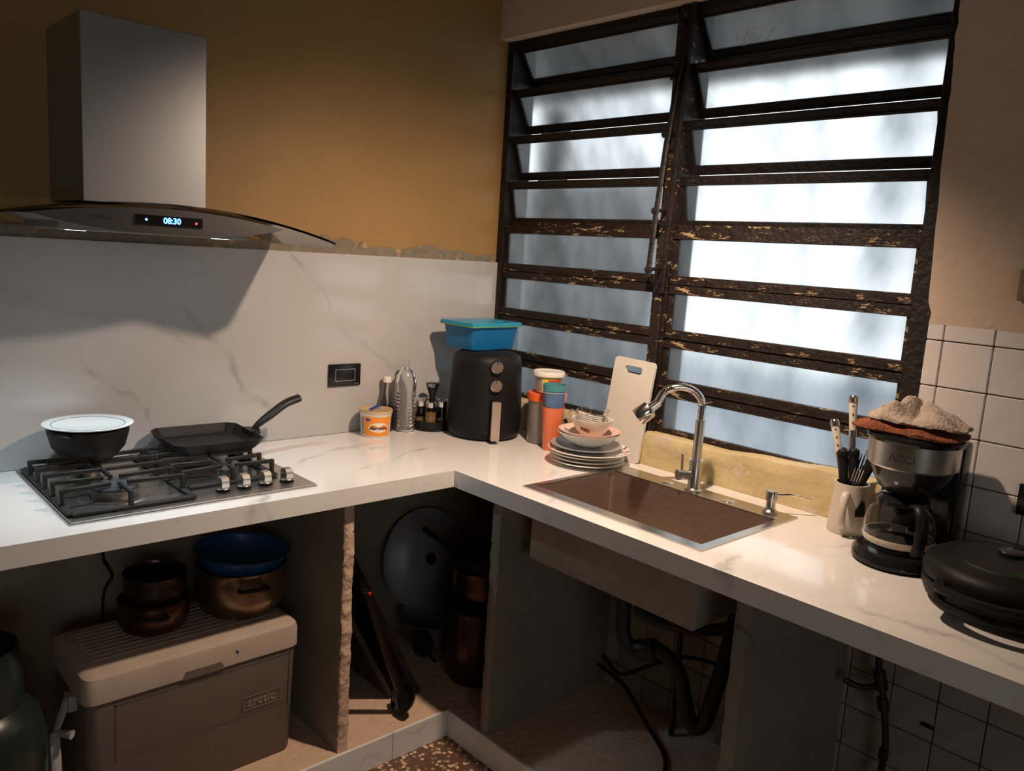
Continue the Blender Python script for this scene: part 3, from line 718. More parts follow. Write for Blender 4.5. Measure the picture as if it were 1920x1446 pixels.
# sauce bottle and water bottle
SB = thing('sauce_bottle', 'clear glass sauce bottle with white cap and dark sauce at bottom', 'bottle', (-0.468, -0.042, CZ+0.0005))
b = MB(); b.lathe(shell([(0, 0), (0.026, 0), (0.028, 0.006), (0.028, 0.070), (0.023, 0.110), (0.013, 0.150), (0.012, 0.178)], 0.002), (0, 0, 0), 32); b.build('glass', M_BROWNGLASS, SB)
b = MB(); b.lathe([(0, 0.003), (0.0252, 0.003), (0.0255, 0.086), (0, 0.086)], (0, 0, 0), 28); b.build('sauce', mat('dark_sauce', (0.05, 0.015, 0.02), 0.2), SB)
b = MB(); b.lathe([(0, 0.192), (0.013, 0.192), (0.0145, 0.190), (0.0145, 0.172), (0.0125, 0.172)], (0, 0, 0), 28); b.build('cap', M_CREAM, SB)
WB = thing('water_bottle', 'clear ribbed plastic bottle without label beside the margarine tub', 'bottle', (-0.408, -0.072, CZ+0.0005))
pr = [(0, 0.004), (0.020, 0.002), (0.030, 0), (0.037, 0.006)]
for k in range(11): pr += [(0.038, 0.014+0.0125*k), (0.0355, 0.020+0.0125*k)]
pr += [(0.0375, 0.152), (0.0375, 0.175), (0.033, 0.198), (0.020, 0.218), (0.0125, 0.228), (0.0125, 0.246), (0.011, 0.246)]
b = MB(); b.lathe(pr + [(max(r-0.0012, 0), z+0.0005) for r, z in pr[::-1][1:]], (0, 0, 0), 36); b.build('bottle_body', M_PET, WB)
b = MB(); b.lathe([(0.0128, 0.236), (0.0165, 0.236), (0.0165, 0.240), (0.0128, 0.240)], (0, 0, 0), 28); b.build('neck_ring', M_PET, WB)

# spice rack
rx, ry = -0.304, -0.090
SR = thing('spice_rack', 'black revolving spice rack with top knob between bottle and air fryer', 'spice rack', (rx, ry, CZ+0.0005))
b = MB(); b.lathe([(0, 0), (0.062, 0), (0.066, 0.006), (0.066, 0.012), (0, 0.012)], (0, 0, 0), 36); b.lathe([(0.066, 0.010), (0.066, 0.034), (0.063, 0.034), (0.063, 0.010)], (0, 0, 0), 36); b.build('base', M_BLACK, SR)
b = MB(); b.lathe([(0.012, 0.01), (0.010, 0.110), (0.012, 0.125), (0.023, 0.158), (0.0235, 0.166), (0.0, 0.167)], (0, 0, 0), 20); b.build('post', M_BLACK, SR)
b = MB(); b.lathe([(0.0238, 0.154), (0.0245, 0.154), (0.0245, 0.166), (0.0238, 0.166)], (0, 0, 0), 20, a0=CAMA(rx, ry)-0.8, a1=CAMA(rx, ry)+0.5); b.build('knob_plate', M_CHROME, SR)
fills = [((0.45, 0.30, 0.12), 0.055), ((0.06, 0.05, 0.04), 0.03), ((0.30, 0.12, 0.05), 0.04), ((0.5, 0.45, 0.35), 0.05), ((0.10, 0.07, 0.03), 0.05), ((0.35, 0.28, 0.12), 0.03)]
jl = ['ochre powder', 'little dark spice', 'red brown spice', 'pale grains', 'dark leaves', 'low yellow spice']
for k in range(6):
    a = CAMA(rx, ry) - 0.05 + k*PI/3; jx, jy = rx+0.043*math.cos(a), ry+0.043*math.sin(a)
    J = thing('spice_jar', 'glass spice jar with chrome lid holding %s in the rack' % jl[k], 'jar', (jx, jy, CZ+0.0130), group='spice jars in the rack')
    b = MB(); b.lathe(shell([(0, 0), (0.016, 0), (0.020, 0.010), (0.021, 0.030), (0.018, 0.072), (0.016, 0.078)], 0.0015), (0, 0, 0), 24); b.build('glass', M_BROWNGLASS, J)
    b = MB(); b.lathe([(0, 0.002), (0.0140, 0.002), (0.0180, 0.011), (0.0190, fills[k][1]*0.6), (0.0178, fills[k][1]), (0, fills[k][1])], (0, 0, 0), 20); b.build('spice', mat('spice_%s' % jl[k].replace(' ', '_'), fills[k][0], 0.9), J)
    b = MB(); b.lathe([(0.0165, 0.074), (0.0185, 0.074), (0.0185, 0.092), (0.0165, 0.094), (0, 0.0945)], (0, 0, 0), 24); b.build('lid', M_CHROME, J)

# air fryer
fx, fy = -0.192, -0.252
AF = thing('air_fryer', 'tall matte black air fryer with two dials in the counter corner', 'air fryer', (fx, fy, CZ+0.0005))
b = MB(); b.lathe([(0, 0.004), (0.116, 0.004), (0.124, 0.010), (0.130, 0.028), (0.132, 0.055), (0.1285, 0.130), (0.1235, 0.235), (0.1215, 0.268), (0.114, 0.288), (0.097, 0.299), (0, 0.303)], (0, 0, 0), 64); b.build('body', mat('matte_black_shell', (0.010, 0.009, 0.009), 0.5, 0, bump=0.02, bscale=300, spec=0.25), AF)
fa = math.atan2(-0.90, -0.447)
b = MB(); b.lathe([(0.1300, 0.0275), (0.1312, 0.028), (0.1255, 0.172), (0.1243, 0.172)], (0, 0, 0), 20, a0=fa-0.62, a1=fa+0.62); b.build('basket_front', M_BLACK, AF)
for z in (0.260, 0.197):
    M = Matrix.Rotation(fa, 4, 'Z') @ Matrix.Translation((0.1215 if z > 0.24 else 0.1240, 0, z)) @ Matrix.Rotation(PI/2, 4, 'Y')
    b = MB(); b.lathe([(0.0235, 0), (0.0235, 0.004), (0.0215, 0.006), (0, 0.006)], (0, 0, 0), 32, M); k = b.build('dial', M_BLACK, AF)
    b = MB(); b.lathe([(0.0205, 0.005), (0.0200, 0.016), (0.0185, 0.0175), (0, 0.0172)], (0, 0, 0), 32, M); b.build('dial_cap', mat('copper_chrome', (0.80, 0.66, 0.56), 0.25, 1.0), k)
    b = MB(); b.box(-0.019, -0.010, -0.001, 0.001, 0.0172, 0.0182, M=M); b.build('pointer', M_BLACK, k)
Mh = Matrix.Rotation(fa, 4, 'Z')
b = MB(); b.prism(rrect(-0.0165, 0.0165, 0.010, 0.150, 0.010, 4), 0.126, 0.150, 'yz', Mh); b.build('handle_base', M_BLACK, AF)
b = MB(); b.prism(rrect(-0.0150, 0.0150, 0.012, 0.146, 0.004, 3), 0.150, 0.160, 'yz', Mh); b.build('handle', mat('rose_alloy', (0.62, 0.50, 0.42), 0.38, 0.8), AF)

BC = thing('food_container', 'blue plastic food container with lid on top of the air fryer', 'container', (-0.165, -0.178, CZ+0.3045), 0.05)
M_BLUEP = mat('blue_container_plastic', (0.004, 0.135, 0.34), 0.32)
def taper_box(w0, d0, w1, d1, z0, z1, r, t=0.002):
    b = MB(); n = 5
    o0 = rrect(-w0/2, w0/2, -d0/2, d0/2, r, n); o1 = rrect(-w1/2, w1/2, -d1/2, d1/2, r, n)
    A_ = [b.bm.verts.new((*p, z0)) for p in o0]; B_ = [b.bm.verts.new((*p, z1)) for p in o1]; m = len(A_)
    for i in range(m): b.bm.faces.new([A_[i], A_[(i+1) % m], B_[(i+1) % m], B_[i]])
    b.bm.faces.new(A_[::-1]); b.bm.faces.new(B_); return b
taper_box(0.205, 0.145, 0.226, 0.166, 0.0, 0.082, 0.018).build('box', M_BLUEP, BC)
taper_box(0.250, 0.186, 0.250, 0.186, 0.080, 0.0855, 0.018).build('rim', mat('green_band', (0.10, 0.36, 0.20), 0.4), BC)
b = taper_box(0.252, 0.188, 0.244, 0.180, 0.0855, 0.095, 0.018); b.build('lid', mat('teal_lid', (0.006, 0.24, 0.40), 0.25), BC)
taper_box(0.16, 0.10, 0.155, 0.095, 0.095, 0.0965, 0.03).build('lid_panel', mat('teal_lid_panel', (0.02, 0.30, 0.46), 0.3), BC)

# ------------------------------------------------------------------ tubs and cups right of the fryer
JG = thing('clear_jug', 'clear plastic canister with orange screw lid behind the cups', 'canister', (-0.072, -0.440, CZ+0.0005))
b = MB(); b.lathe(shell([(0, 0), (0.060, 0), (0.062, 0.004), (0.064, 0.155)], 0.002), (0, 0, 0), 40); b.build('body', mat('cloudy_plastic', (0.72, 0.66, 0.60), 0.25, trans=0.75, ior=1.15), JG)
b = MB(); b.lathe([(0.0645, 0.148), (0.069, 0.150), (0.069, 0.172), (0.067, 0.176), (0.060, 0.178), (0.058, 0.172), (0, 0.172)], (0, 0, 0), 40); b.build('lid', mat('orange_lid', (0.80, 0.13, 0.03), 0.35), JG)
NT = thing('plastic_tub', 'yellow labelled tub with cream lid standing on the orange lidded canister', 'tub', (-0.072, -0.442, CZ+0.1780))
b = MB(); b.lathe([(0, 0), (0.040, 0), (0.042, 0.003), (0.049, 0.066), (0, 0.066)], (0, 0, 0), 40); b.build('body', M_CREAM, NT)
b = MB(); b.lathe([(0.0500, 0.056), (0.056, 0.058), (0.056, 0.070), (0.053, 0.074), (0.048, 0.0735), (0.046, 0.071), (0, 0.071)], (0, 0, 0), 40); b.build('lid', M_CREAM, NT)
A = CAMA(-0.072, -0.442)
cyl_patch(0.0425, 0.005, 0.055, A+0.35, 0.80, 0.0006, 0.0482).build('label', mat('yellow_print', (0.85, 0.62, 0.06), 0.4), NT)
cyl_patch(0.0428, 0.008, 0.048, A+0.55, 0.55, 0.0010, 0.0475).build('label_panel', mat('red_print', (0.65, 0.04, 0.04), 0.4), NT)
on_cyl(text_bm('Nelly', 0.022, 0.0002, 0, 0.0008), 0.0470, 0.030, A+0.62, 0.12).build('lettering', mat('white_print', (0.9, 0.88, 0.84), 0.4), NT, smooth=0)
cyl_patch(0.0426, 0.008, 0.052, A-0.72, 0.24, 0.0005, 0.0478).build('side_print', MATS['grey_small_print'], NT)
OC = thing('plastic_cup', 'tall translucent orange plastic cup holding a blue cup', 'cup', (-0.132, -0.532, CZ+0.0005))
b = MB(); b.lathe(shell([(0, 0.002), (0.026, 0.0), (0.028, 0.003), (0.037, 0.142), (0.038, 0.146)], 0.002), (0, 0, 0), 36); b.build('cup_wall', mat('orange_cup', (0.88, 0.22, 0.09), 0.35, sub=0.0), OC)
UC = thing('plastic_cup', 'blue plastic cup with teal rim nested in the orange cup', 'cup', (-0.132, -0.532, CZ+0.0850))
b = MB(); b.lathe(shell([(0, 0.002), (0.0262, 0.0), (0.028, 0.003), (0.0375, 0.118)], 0.0018), (0, 0, 0), 36); b.build('cup_wall', mat('blue_cup', (0.10, 0.19, 0.36), 0.35), UC)
b = MB(); b.lathe([(0.0376, 0.116), (0.0388, 0.117), (0.0395, 0.138), (0.0375, 0.138), (0.0362, 0.117)], (0, 0, 0), 36); b.build('rim', mat('teal_cup_rim', (0.07, 0.28, 0.30), 0.35), UC)
b = MB(); b.lathe([(0.0385, 0.110), (0.0392, 0.111), (0.0392, 0.1125), (0.0385, 0.1125)], (0, 0, 0), 36); b.build('rim_line', M_CREAM, UC)
# dark pan handle resting behind the plates
DP = thing('frying_pan', 'small black pan with raised handle tucked behind the plates', 'pan', (-0.036, -0.546, CZ+0.0005))
b = MB(); b.lathe(shell([(0, 0), (0.026, 0), (0.033, 0.026), (0.035, 0.046)], 0.003), (0, 0, 0), 32); b.build('bowl', M_NONSTICK, DP)
b = MB(); b.tube(smooth_path([(-0.024, -0.018, 0.040), (-0.034, -0.006, 0.066), (-0.042, 0.008, 0.100)], 5), 0.008, 8, flat=(1.2, 0.8)); b.build('handle', M_BLACK, DP)

# ------------------------------------------------------------------ crockery stack
sx, sy = -0.161, -0.722
def plate_prof(r): return [(0, 0), (r*0.55, 0), (r*0.60, 0.004), (r*0.98, 0.014), (r, 0.0165), (r*0.985, 0.0180), (r*0.94, 0.0170), (r*0.62, 0.0072), (0, 0.0065)]
def plate(r, z, label, m, dx=0, dy=0, rimm=None):
    t = thing('plate', label, 'plate', (sx+dx, sy+dy, CZ+z), group='stacked plates')
    b = MB(); b.lathe(plate_prof(r), (0, 0, 0), 56); b.build('dish', m, t)
    if rimm:
        b = MB(); b.lathe([(r*0.70, 0.0100), (r*0.96, 0.0181), (r*0.985, 0.0186), (r*0.96, 0.0175), (r*0.70, 0.0095)], (0, 0, 0), 56); b.build('painted_rim', rimm, t)
    return t
M_FLORAL = mat('floral_rim', (0.78, 0.72, 0.64), 0.2, 0, vscale=55, col2=(0.25, 0.05, 0.04), contrast=(0.46, 0.50))
plate(0.118, 0.0005, 'bottom plate of the stack, grey with white rim', M_WHITE)
plate(0.119, 0.0120, 'second plate from the bottom of the stack', M_WHITE, 0.001)
plate(0.119, 0.0235, 'third plate from the bottom of the stack', M_WHITE, 0, 0.002)
plate(0.131, 0.0350, 'widest plate of the stack with dark red floral rim', M_WHITE, 0.003, -0.004, M_FLORAL)
plate(0.114, 0.0475, 'grey topped plate with white edge under the bowls', M_GREYPLATE, -0.004, 0.004)
def bowl(r, h, z, label, m, mi, dx, dy, handle=False, th=0.0035):
    t = thing('bowl', label, 'bowl', (sx+dx, sy+dy, CZ+z), group='stacked bowls')
    po = [(0, 0), (r*0.45, 0), (r*0.50, 0.003), (r*0.80, h*0.45), (r*0.97, h*0.88), (r, h)]
    b = MB(); b.lathe(shell(po, th), (0, 0, 0), 52); b.build('body', m, t)
    return t
bowl(0.098, 0.043, 0.0600, 'wide cream bowl lying on the top plate', M_WHITE, None, 0, 0)
bowl(0.098, 0.034, 0.0765, 'shallow pink inside bowl nested in the cream bowl', M_PINK, None, 0.002, 0)
CB = bowl(0.066, 0.058, 0.0900, 'small cream bowl with painted leaf spray in the pink bowl', mat('cream_china', (0.80, 0.73, 0.60), 0.15), None, 0.000, -0.010)
A = CAMA(sx, sy)
for k in range(7):
    a = A-0.95+0.13*k
    oval_patch(0.0545, 0.038-0.002*k, a, 0.085, 0.006, 0.0012, 10, 0.40).build('leaf_print', mat('leaf_green' if k % 2 else 'leaf_red', (0.10, 0.12, 0.05) if k % 2 else (0.42, 0.09, 0.05), 0.3), CB)
GC = thing('glass_cup', 'clear glass teacup with swirl pattern on top of the bowls', 'cup', (sx+0.002, sy-0.008, CZ+0.1190))
b = MB(); b.lathe(shell([(0, 0), (0.026, 0), (0.042, 0.011), (0.050, 0.034), (0.052, 0.056)], 0.0022), (0, 0, 0), 40); b.build('glass', M_CLEAR, GC)
for k in range(6):
    b = MB(); pts = [((0.0465+0.0012*k)*math.cos(A-1.0+1.6*q/12), (0.0465+0.0012*k)*math.sin(A-1.0+1.6*q/12), 0.022+0.0062*k-0.0010*q) for q in range(13)]
    b.tube(pts, 0.0012, 6).build('swirl', M_WHITE, GC)
hd = A-1.45
b = MB(); b.tube(smooth_path([(0.050*math.cos(hd), 0.050*math.sin(hd), 0.047), (0.069*math.cos(hd), 0.069*math.sin(hd), 0.050), (0.074*math.cos(hd), 0.074*math.sin(hd), 0.032), (0.046*math.cos(hd), 0.046*math.sin(hd), 0.020)], 6), 0.0032, 8); b.build('handle', M_CLEAR, GC)

# cutting board
CBD = thing('cutting_board', 'white plastic cutting board with handle slot leaning on the sill', 'cutting board', (-0.021, -0.735, CZ+0.002))
def board():
    b = MB(); n = 6
    o = rrect(-0.083, 0.083, 0.0, 0.330, 0.014, n); i_ = rrect(-0.036, 0.036, 0.283, 0.307, 0.0115, n)
    # quads around slot: split in cells
    rings = []
    for x in (-0.005, 0.005):
        rings.append(([b.bm.verts.new((x, p[0], p[1])) for p in o], [b.bm.verts.new((x, p[0], p[1])) for p in i_]))
    m = len(o)
    for (O, I) in rings:
        for k in range(m): b.bm.faces.new([O[k], O[(k+1) % m], I[(k+1) % m], I[k]])
    for idx in (0, 1):
        A_, B_ = rings[0][idx], rings[1][idx]
        for k in range(m): b.bm.faces.new([A_[k], A_[(k+1) % m], B_[(k+1) % m], B_[k]])
    return b.build('board', mat('white_hdpe', (0.72, 0.68, 0.60), 0.45, 0, var=0.08, vscale=8), CBD, smooth=40)
bo = board(); bo.rotation_euler = (math.radians(1.5), math.radians(7), 0)

# ------------------------------------------------------------------ sink, tap, soap pump
SK = thing('kitchen_sink', 'square stainless steel drop-in sink in the marble counter', 'sink', (-0.304, -1.109, CZ))
b = MB(); b.cells([-0.221, -0.186, 0.149, 0.221], [-0.297, -0.274, 0.279, 0.297], lambda i, j: not (i == 1 and j == 1), 0.0002, 0.004); b.build('rim', M_STEEL, SK, smooth=0)
def basin():
    b = MB(); dep = 0.205
    def loop(ins, z, r): return [b.bm.verts.new((*p, z)) for p in rrect(-0.186+ins, 0.149-ins, -0.274+ins, 0.279-ins, r, 4)]
    LL = [loop(-0.001, 0.0035, 0.012), loop(0.0, -0.006, 0.012), loop(0.002, -dep+0.02, 0.014), loop(0.018, -dep+0.004, 0.016)]
    LO = [loop(0.014, -dep-0.002, 0.016), loop(-0.003, -dep+0.014, 0.014), loop(-0.004, -0.0005, 0.012)]
    n = len(LL[0])
    for a, c in zip(LL, LL[1:]):
        for i in range(n): b.bm.faces.new([a[i], a[(i+1) % n], c[(i+1) % n], c[i]])
    for a, c in zip(LO, LO[1:]):
        for i in range(n): b.bm.faces.new([a[i], a[(i+1) % n], c[(i+1) % n], c[i]])
    b.bm.faces.new(LL[-1]); b.bm.faces.new(LO[0][::-1])
    for i in range(n): b.bm.faces.new([LL[0][i], LL[0][(i+1) % n], LO[-1][(i+1) % n], LO[-1][i]])
    return b.build('basin', M_SINK, SK, smooth=40)
basin()
def sleeve():
    b = MB(); dep = 0.212
    A_ = rrect(-0.1915, 0.1545, -0.2795, 0.2845, 0.008, 3); B_ = rrect(-0.1895, 0.1525, -0.2775, 0.2825, 0.008, 3)
    top = -0.0505; V = [[b.bm.verts.new((*p, z)) for p in q] for q, z in ((A_, top), (A_, -dep+0.008), (rrect(-0.186, 0.149, -0.274, 0.279, 0.008, 3), -dep), (rrect(-0.186, 0.149, -0.274, 0.279, 0.008, 3), -dep+0.003), (B_, -dep+0.010), (B_, top))]
    n = len(A_)
    for a, c in zip(V, V[1:] + V[:1]):
        if (a is V[2] and c is V[3]):
            continue
        for i in range(n): b.bm.faces.new([a[i], a[(i+1) % n], c[(i+1) % n], c[i]])
    b.bm.faces.new(V[2][::-1]); b.bm.faces.new(V[3])
    return b.build('coated_underside', mat('grey_sink_coating', (0.34, 0.30, 0.24), 0.8, 0, var=0.2, vscale=10), SK, smooth=40)
sleeve()
b = MB(); b.lathe([(0.0, -0.1985), (0.032, -0.1985), (0.040, -0.2000), (0.040, -0.2008), (0, -0.2008)], (-0.02, 0.0, 0), 28); b.build('drain', M_CHROME, SK)
for yy in (0.100, -0.109):
    b = MB(); b.lathe([(0.0, 0.0068), (0.013, 0.0068), (0.018, 0.0055), (0.0195, 0.004), (0, 0.004)], (0.184, yy, 0), 28); b.build('hole_cover', M_CHROME, SK)
FA = thing('kitchen_tap', 'brushed steel gooseneck tap with flexible spout behind the sink', 'tap', (-0.121, -1.102, CZ+0.0045))
b = MB(); b.lathe([(0, 0), (0.0265, 0), (0.0265, 0.004), (0.020, 0.007), (0.0185, 0.009), (0.0185, 0.090), (0.0140, 0.0905), (0.0135, 0.205), (0, 0.205)], (0, 0, 0), 28); b.build('body', M_STEEL, FA)
sd = Vector((-0.70, 0.70, 0)).normalized()
top = [(0, 0, 0.203), (0, 0, 0.245)] + [tuple(sd*(0.062-0.062*math.cos(t)) + Vector((0, 0, 0.245+0.052*math.sin(t)))) for t in (0.5, 1.0, 1.5, 2.0, 2.45)]
top += [tuple(sd*0.128 + Vector((0, 0, 0.243)))]
hp = smooth_path(top, 10)
b = MB(); b.tube(hp, [0.0105 + (0.0007 if i % 2 else -0.0004) for i in range(len(hp))], 14); b.build('flexible_hose', M_CHROME, FA)
hd = (sd*0.75 + Vector((0, 0, -0.66))).normalized()
Mq = Matrix.Translation(sd*0.124 + Vector((0, 0, 0.247))) @ hd.to_track_quat('Z', 'Y').to_matrix().to_4x4()
b = MB(); b.lathe([(0, -0.004), (0.0115, -0.004), (0.0125, 0.012), (0.014, 0.024), (0.024, 0.028), (0.0255, 0.032), (0.0265, 0.066), (0.024, 0.072), (0.015, 0.072), (0.014, 0.066), (0, 0.066)], (0, 0, 0), 28, Mq); b.build('spray_head', M_CHROME, FA)
b = MB(); b.lathe([(0, 0.0665), (0.0125, 0.0665), (0.0135, 0.0715), (0.008, 0.0715), (0.007, 0.068), (0, 0.068)], (0, 0, 0), 24, Mq); b.build('nozzle', M_BLACK, FA)
vd = Vector((-0.80, 0.45, 0)).normalized(); Mv = Matrix.Translation(Vector((0, 0, 0.046))) @ vd.to_track_quat('Z', 'Y').to_matrix().to_4x4()
b = MB(); b.lathe([(0, 0.012), (0.0130, 0.012), (0.0130, 0.046), (0.0150, 0.047), (0.0150, 0.056), (0, 0.057)], (0, 0, 0), 24, Mv); b.build('valve', M_STEEL, FA)
b = MB(); b.tube([tuple(vd*0.042+Vector((0, 0, 0.058))), tuple(vd*0.044+Vector((0, 0, 0.108)))], 0.0036, 8); b.build('lever', M_STEEL, FA)
SD = thing('soap_pump', 'short steel soap pump with long thin spout at sink corner', 'soap pump', (-0.115, -1.342, CZ+0.0045))
b = MB(); b.lathe([(0, 0), (0.0200, 0), (0.0200, 0.005), (0.0165, 0.008), (0.0120, 0.014), (0.0120, 0.034), (0.0155, 0.036), (0.0155, 0.058), (0.0140, 0.060), (0, 0.060)], (0, 0, 0), 28); b.build('body', M_STEEL, SD)
MB().tube(smooth_path([(0.010, -0.006, 0.051), (0.045, -0.040, 0.050), (0.080, -0.072, 0.040)], 5), 0.0032, 8).build('spout', M_CHROME, SD)

# ------------------------------------------------------------------ mug with cutlery
mx, my = -0.068, -1.530
MG = thing('utensil_mug', 'cream mug full of cutlery beside the coffee maker', 'mug', (mx, my, CZ+0.0005))
M_MUG = mat('cream_mug', (0.66, 0.58, 0.49), 0.3, 0, var=0.08, vscale=12)
b = MB(); b.lathe(shell([(0, 0), (0.046, 0), (0.048, 0.004), (0.0465, 0.040), (0.0425, 0.100), (0.0415, 0.128)], 0.004), (0, 0, 0), 40); b.build('body', M_MUG, MG)
A = CAMA(mx, my); ha = A-0.20
b = MB(); b.tube(smooth_path([(0.040*math.cos(ha), 0.040*math.sin(ha), 0.104), (0.060*math.cos(ha), 0.060*math.sin(ha), 0.108), (0.074*math.cos(ha), 0.074*math.sin(ha), 0.075), (0.066*math.cos(ha), 0.066*math.sin(ha), 0.035), (0.042*math.cos(ha), 0.042*math.sin(ha), 0.020)], 7), 0.0075, 10, flat=(1.25, 0.8)); b.build('handle', M_MUG, MG)
hz = [(-0.27, 0.052), (0.27, 0.052), (0.27, 0.075), (0.16, 0.092), (-0.05, 0.092), (-0.15, 0.080), (-0.27, 0.070)]
b = MB(); vs = [b.bm.verts.new((0.0475*math.cos(A+0.62+u), 0.0475*math.sin(A+0.62+u), z)) for u, z in hz]; f = b.bm.faces.new(vs)
r_ = bmesh.ops.extrude_face_region(b.bm, geom=[f])
for v in r_['geom']:
    if isinstance(v, bmesh.types.BMVert): v.co *= 1; v.co.x -= 0.003*math.cos(A+0.62); v.co.y -= 0.003*math.sin(A+0.62)
b.build('house_print', mat('black_print', (0.02, 0.018, 0.015), 0.5), MG, smooth=0)
M_IVORY = mat('ivory_handle', (0.74, 0.68, 0.60), 0.35); M_RIVET = mat('dark_rivet', (0.10, 0.06, 0.04), 0.5)
def knife(name, label, base, tip, hl, m):
    t = thing(name, label, 'knife', (mx, my, CZ+0.006))
    p, q = Vector(base), Vector(tip); d = (q-p).normalized(); hs = q - d*hl
    u = Vector((-0.33, 0.94, 0)); 
    b = MB(); b.tube([p, hs], 0.0085, 6, flat=(1, 0.16)); b.build('blade', M_STEEL, t, smooth=0)
    b = MB(); ks = 1.3 if m is M_BLACK else 1.1; b.tube([hs, hs+d*0.010, q-d*0.016, q-d*0.002], [0.0075*ks, 0.0085*ks, 0.0100*ks, 0.0100*ks], 10, flat=(1, 0.8)); hh = b.build('handle', m, t)
    capm = M_CHROME if m is M_IVORY else M_BLACK
    b = MB(); b.tube([q-d*0.012, q, q+d*0.005], [0.0112*ks, 0.0108*ks, 0.006*ks], 10, flat=(1, 0.85)); b.build('end_cap', capm, t)
    b = MB(); b.tube([hs-d*0.012, hs+d*0.002], [0.0090*ks, 0.0090*ks], 10, flat=(1, 0.85)); b.build('bolster', capm, t)
    if m is M_IVORY:
        for k in (0.25, 0.5, 0.75):
            c = hs + d*hl*k; n_ = Vector((math.cos(A), math.sin(A), 0))
            MB().tube([c+n_*0.005, c+n_*0.0098], 0.0022, 8).build('rivet', M_RIVET, hh)
    return t
knife('knife', 'tall white handled knife standing highest in the mug', (0.004, -0.006, 0.01), (0.006, 0.028, 0.336), 0.085, M_IVORY)
knife('knife', 'shorter white handled knife leaning left in the mug', (-0.006, -0.010, 0.01), (0.000, 0.066, 0.268), 0.080, M_IVORY)
knife('knife', 'black handled knife leaning far left in the mug', (0.012, -0.018, 0.01), (0.014, 0.044, 0.196), 0.085, M_BLACK)
knife('knife', 'black handled knife standing centre left in the mug', (-0.016, -0.002, 0.01), (-0.012, 0.030, 0.198), 0.090, M_BLACK)
knife('knife', 'black handled knife standing upright mid mug', (-0.004, -0.020, 0.01), (-0.006, 0.004, 0.205), 0.095, M_BLACK)
knife('knife', 'thick black handle leaning right towards the coffee maker', (-0.010, 0.016, 0.01), (0.000, -0.042, 0.190), 0.085, M_BLACK)
def fork(label, base, tip, up, m=None):
    t = thing('fork', label, 'fork', (mx, my, CZ+0.006)); m = m or M_CHROME
    p, q = Vector(base), Vector(tip); d = (q-p).normalized(); side = Vector(up).cross(d).normalized(); nrm = d.cross(side)
    s0 = q - d*0.062
    b = MB(); b.tube([p, (p+s0)/2, s0], [0.0045, 0.003, 0.003], 8, flat=(1, 0.6)); b.build('stem', m, t)
    b = MB(); b.tube([s0, s0+d*0.006, s0+d*0.014, s0+d*0.024], [0.003, 0.006, 0.0105, 0.0115], 10, flat=(1, 0.22) if abs(side.z) > 0.5 else (1, 0.22)); b.build('neck', m, t)
    for k in range(4):
        o = side*(-0.0095+0.0063*k)
        b = MB(); b.tube([s0+d*0.022+o, s0+d*0.045+o+nrm*0.003, q+o*1.05+nrm*0.001], [0.0021, 0.0019, 0.0010], 6); b.build('tine', m, t)
fork('steel fork with upright tines at the back of the mug', (0.010, 0.010, 0.01), (0.018, -0.028, 0.205), (1, 0.3, 0))
fork('steel fork tilting forward over the mug rim', (0.006, 0.020, 0.02), (-0.020, -0.022, 0.165), (1, 0.2, 0.3))
fork('steel fork hidden between the black handles in the mug', (-0.018, 0.014, 0.01), (0.002, -0.010, 0.200), (1, 0.3, 0))

# ------------------------------------------------------------------ coffee maker
CM = thing('coffee_maker', 'black and steel drip coffee maker with glass jug and cloths on top', 'coffee maker', (-0.165, -1.700, CZ+0.0005))
b = MB(); b.lathe([(0, 0), (0.098, 0), (0.104, 0.006), (0.104, 0.020), (0.094, 0.032), (0.078, 0.034), (0, 0.034)], (-0.010, 0, 0), 48, sx=1.0, sy=0.93); b.box(-0.03, 0.118, -0.088, 0.088, 0.0, 0.032, 0.006, 2); b.build('base', M_BLACKGLOSS, CM)
b = MB(); b.lathe([(0, 0.034), (0.066, 0.034), (0.066, 0.036), (0, 0.036)], (-0.012, 0, 0), 40); b.build('hot_plate', mat('hot_plate_grey', (0.06, 0.06, 0.06), 0.4), CM)
b = MB(); b.box(0.060, 0.120, -0.086, 0.086, 0.028, 0.285, 0.010, 3); b.build('water_column', M_BLACKGLOSS, CM)
b = MB(); b.lathe([(0.0, 0.225), (0.092, 0.225), (0.097, 0.230), (0.0985, 0.284), (0.0, 0.284)], (0.000, 0, 0), 56, sx=1.0, sy=0.98); b.build('steel_band', M_STEEL, CM)
b = MB(); b.lathe([(0.0, 0.284), (0.100, 0.284), (0.103, 0.290), (0.101, 0.296), (0.085, 0.300), (0, 0.301)], (0.002, 0, 0), 56, sx=1.02, sy=1.0); b.build('lid', M_BLACKGLOSS, CM)
b = MB(); b.lathe([(0.0, 0.166), (0.052, 0.166), (0.064, 0.174), (0.082, 0.205), (0.090, 0.226), (0.0, 0.226)], (0.000, 0, 0), 44); b.build('filter_funnel', M_BLACKGLOSS, CM)
CMA = CAMA(-0.165, -1.70)
on_cyl(text_bm('\u039bCCI', 0.0235, 0.0003), 0.0975, 0.254, CMA-0.22).build('lettering', mat('black_logo', (0.03, 0.03, 0.03), 0.4), CM, smooth=0)
cc = (-0.014, 0.002)
b = MB(); b.lathe(shell([(0, 0.0365), (0.058, 0.0365), (0.070, 0.044), (0.077, 0.066), (0.077, 0.090), (0.071, 0.116), (0.057, 0.136), (0.050, 0.144)], 0.0018), (*cc, 0), 48); J = b.build('jug', M_CLEAR, CM)
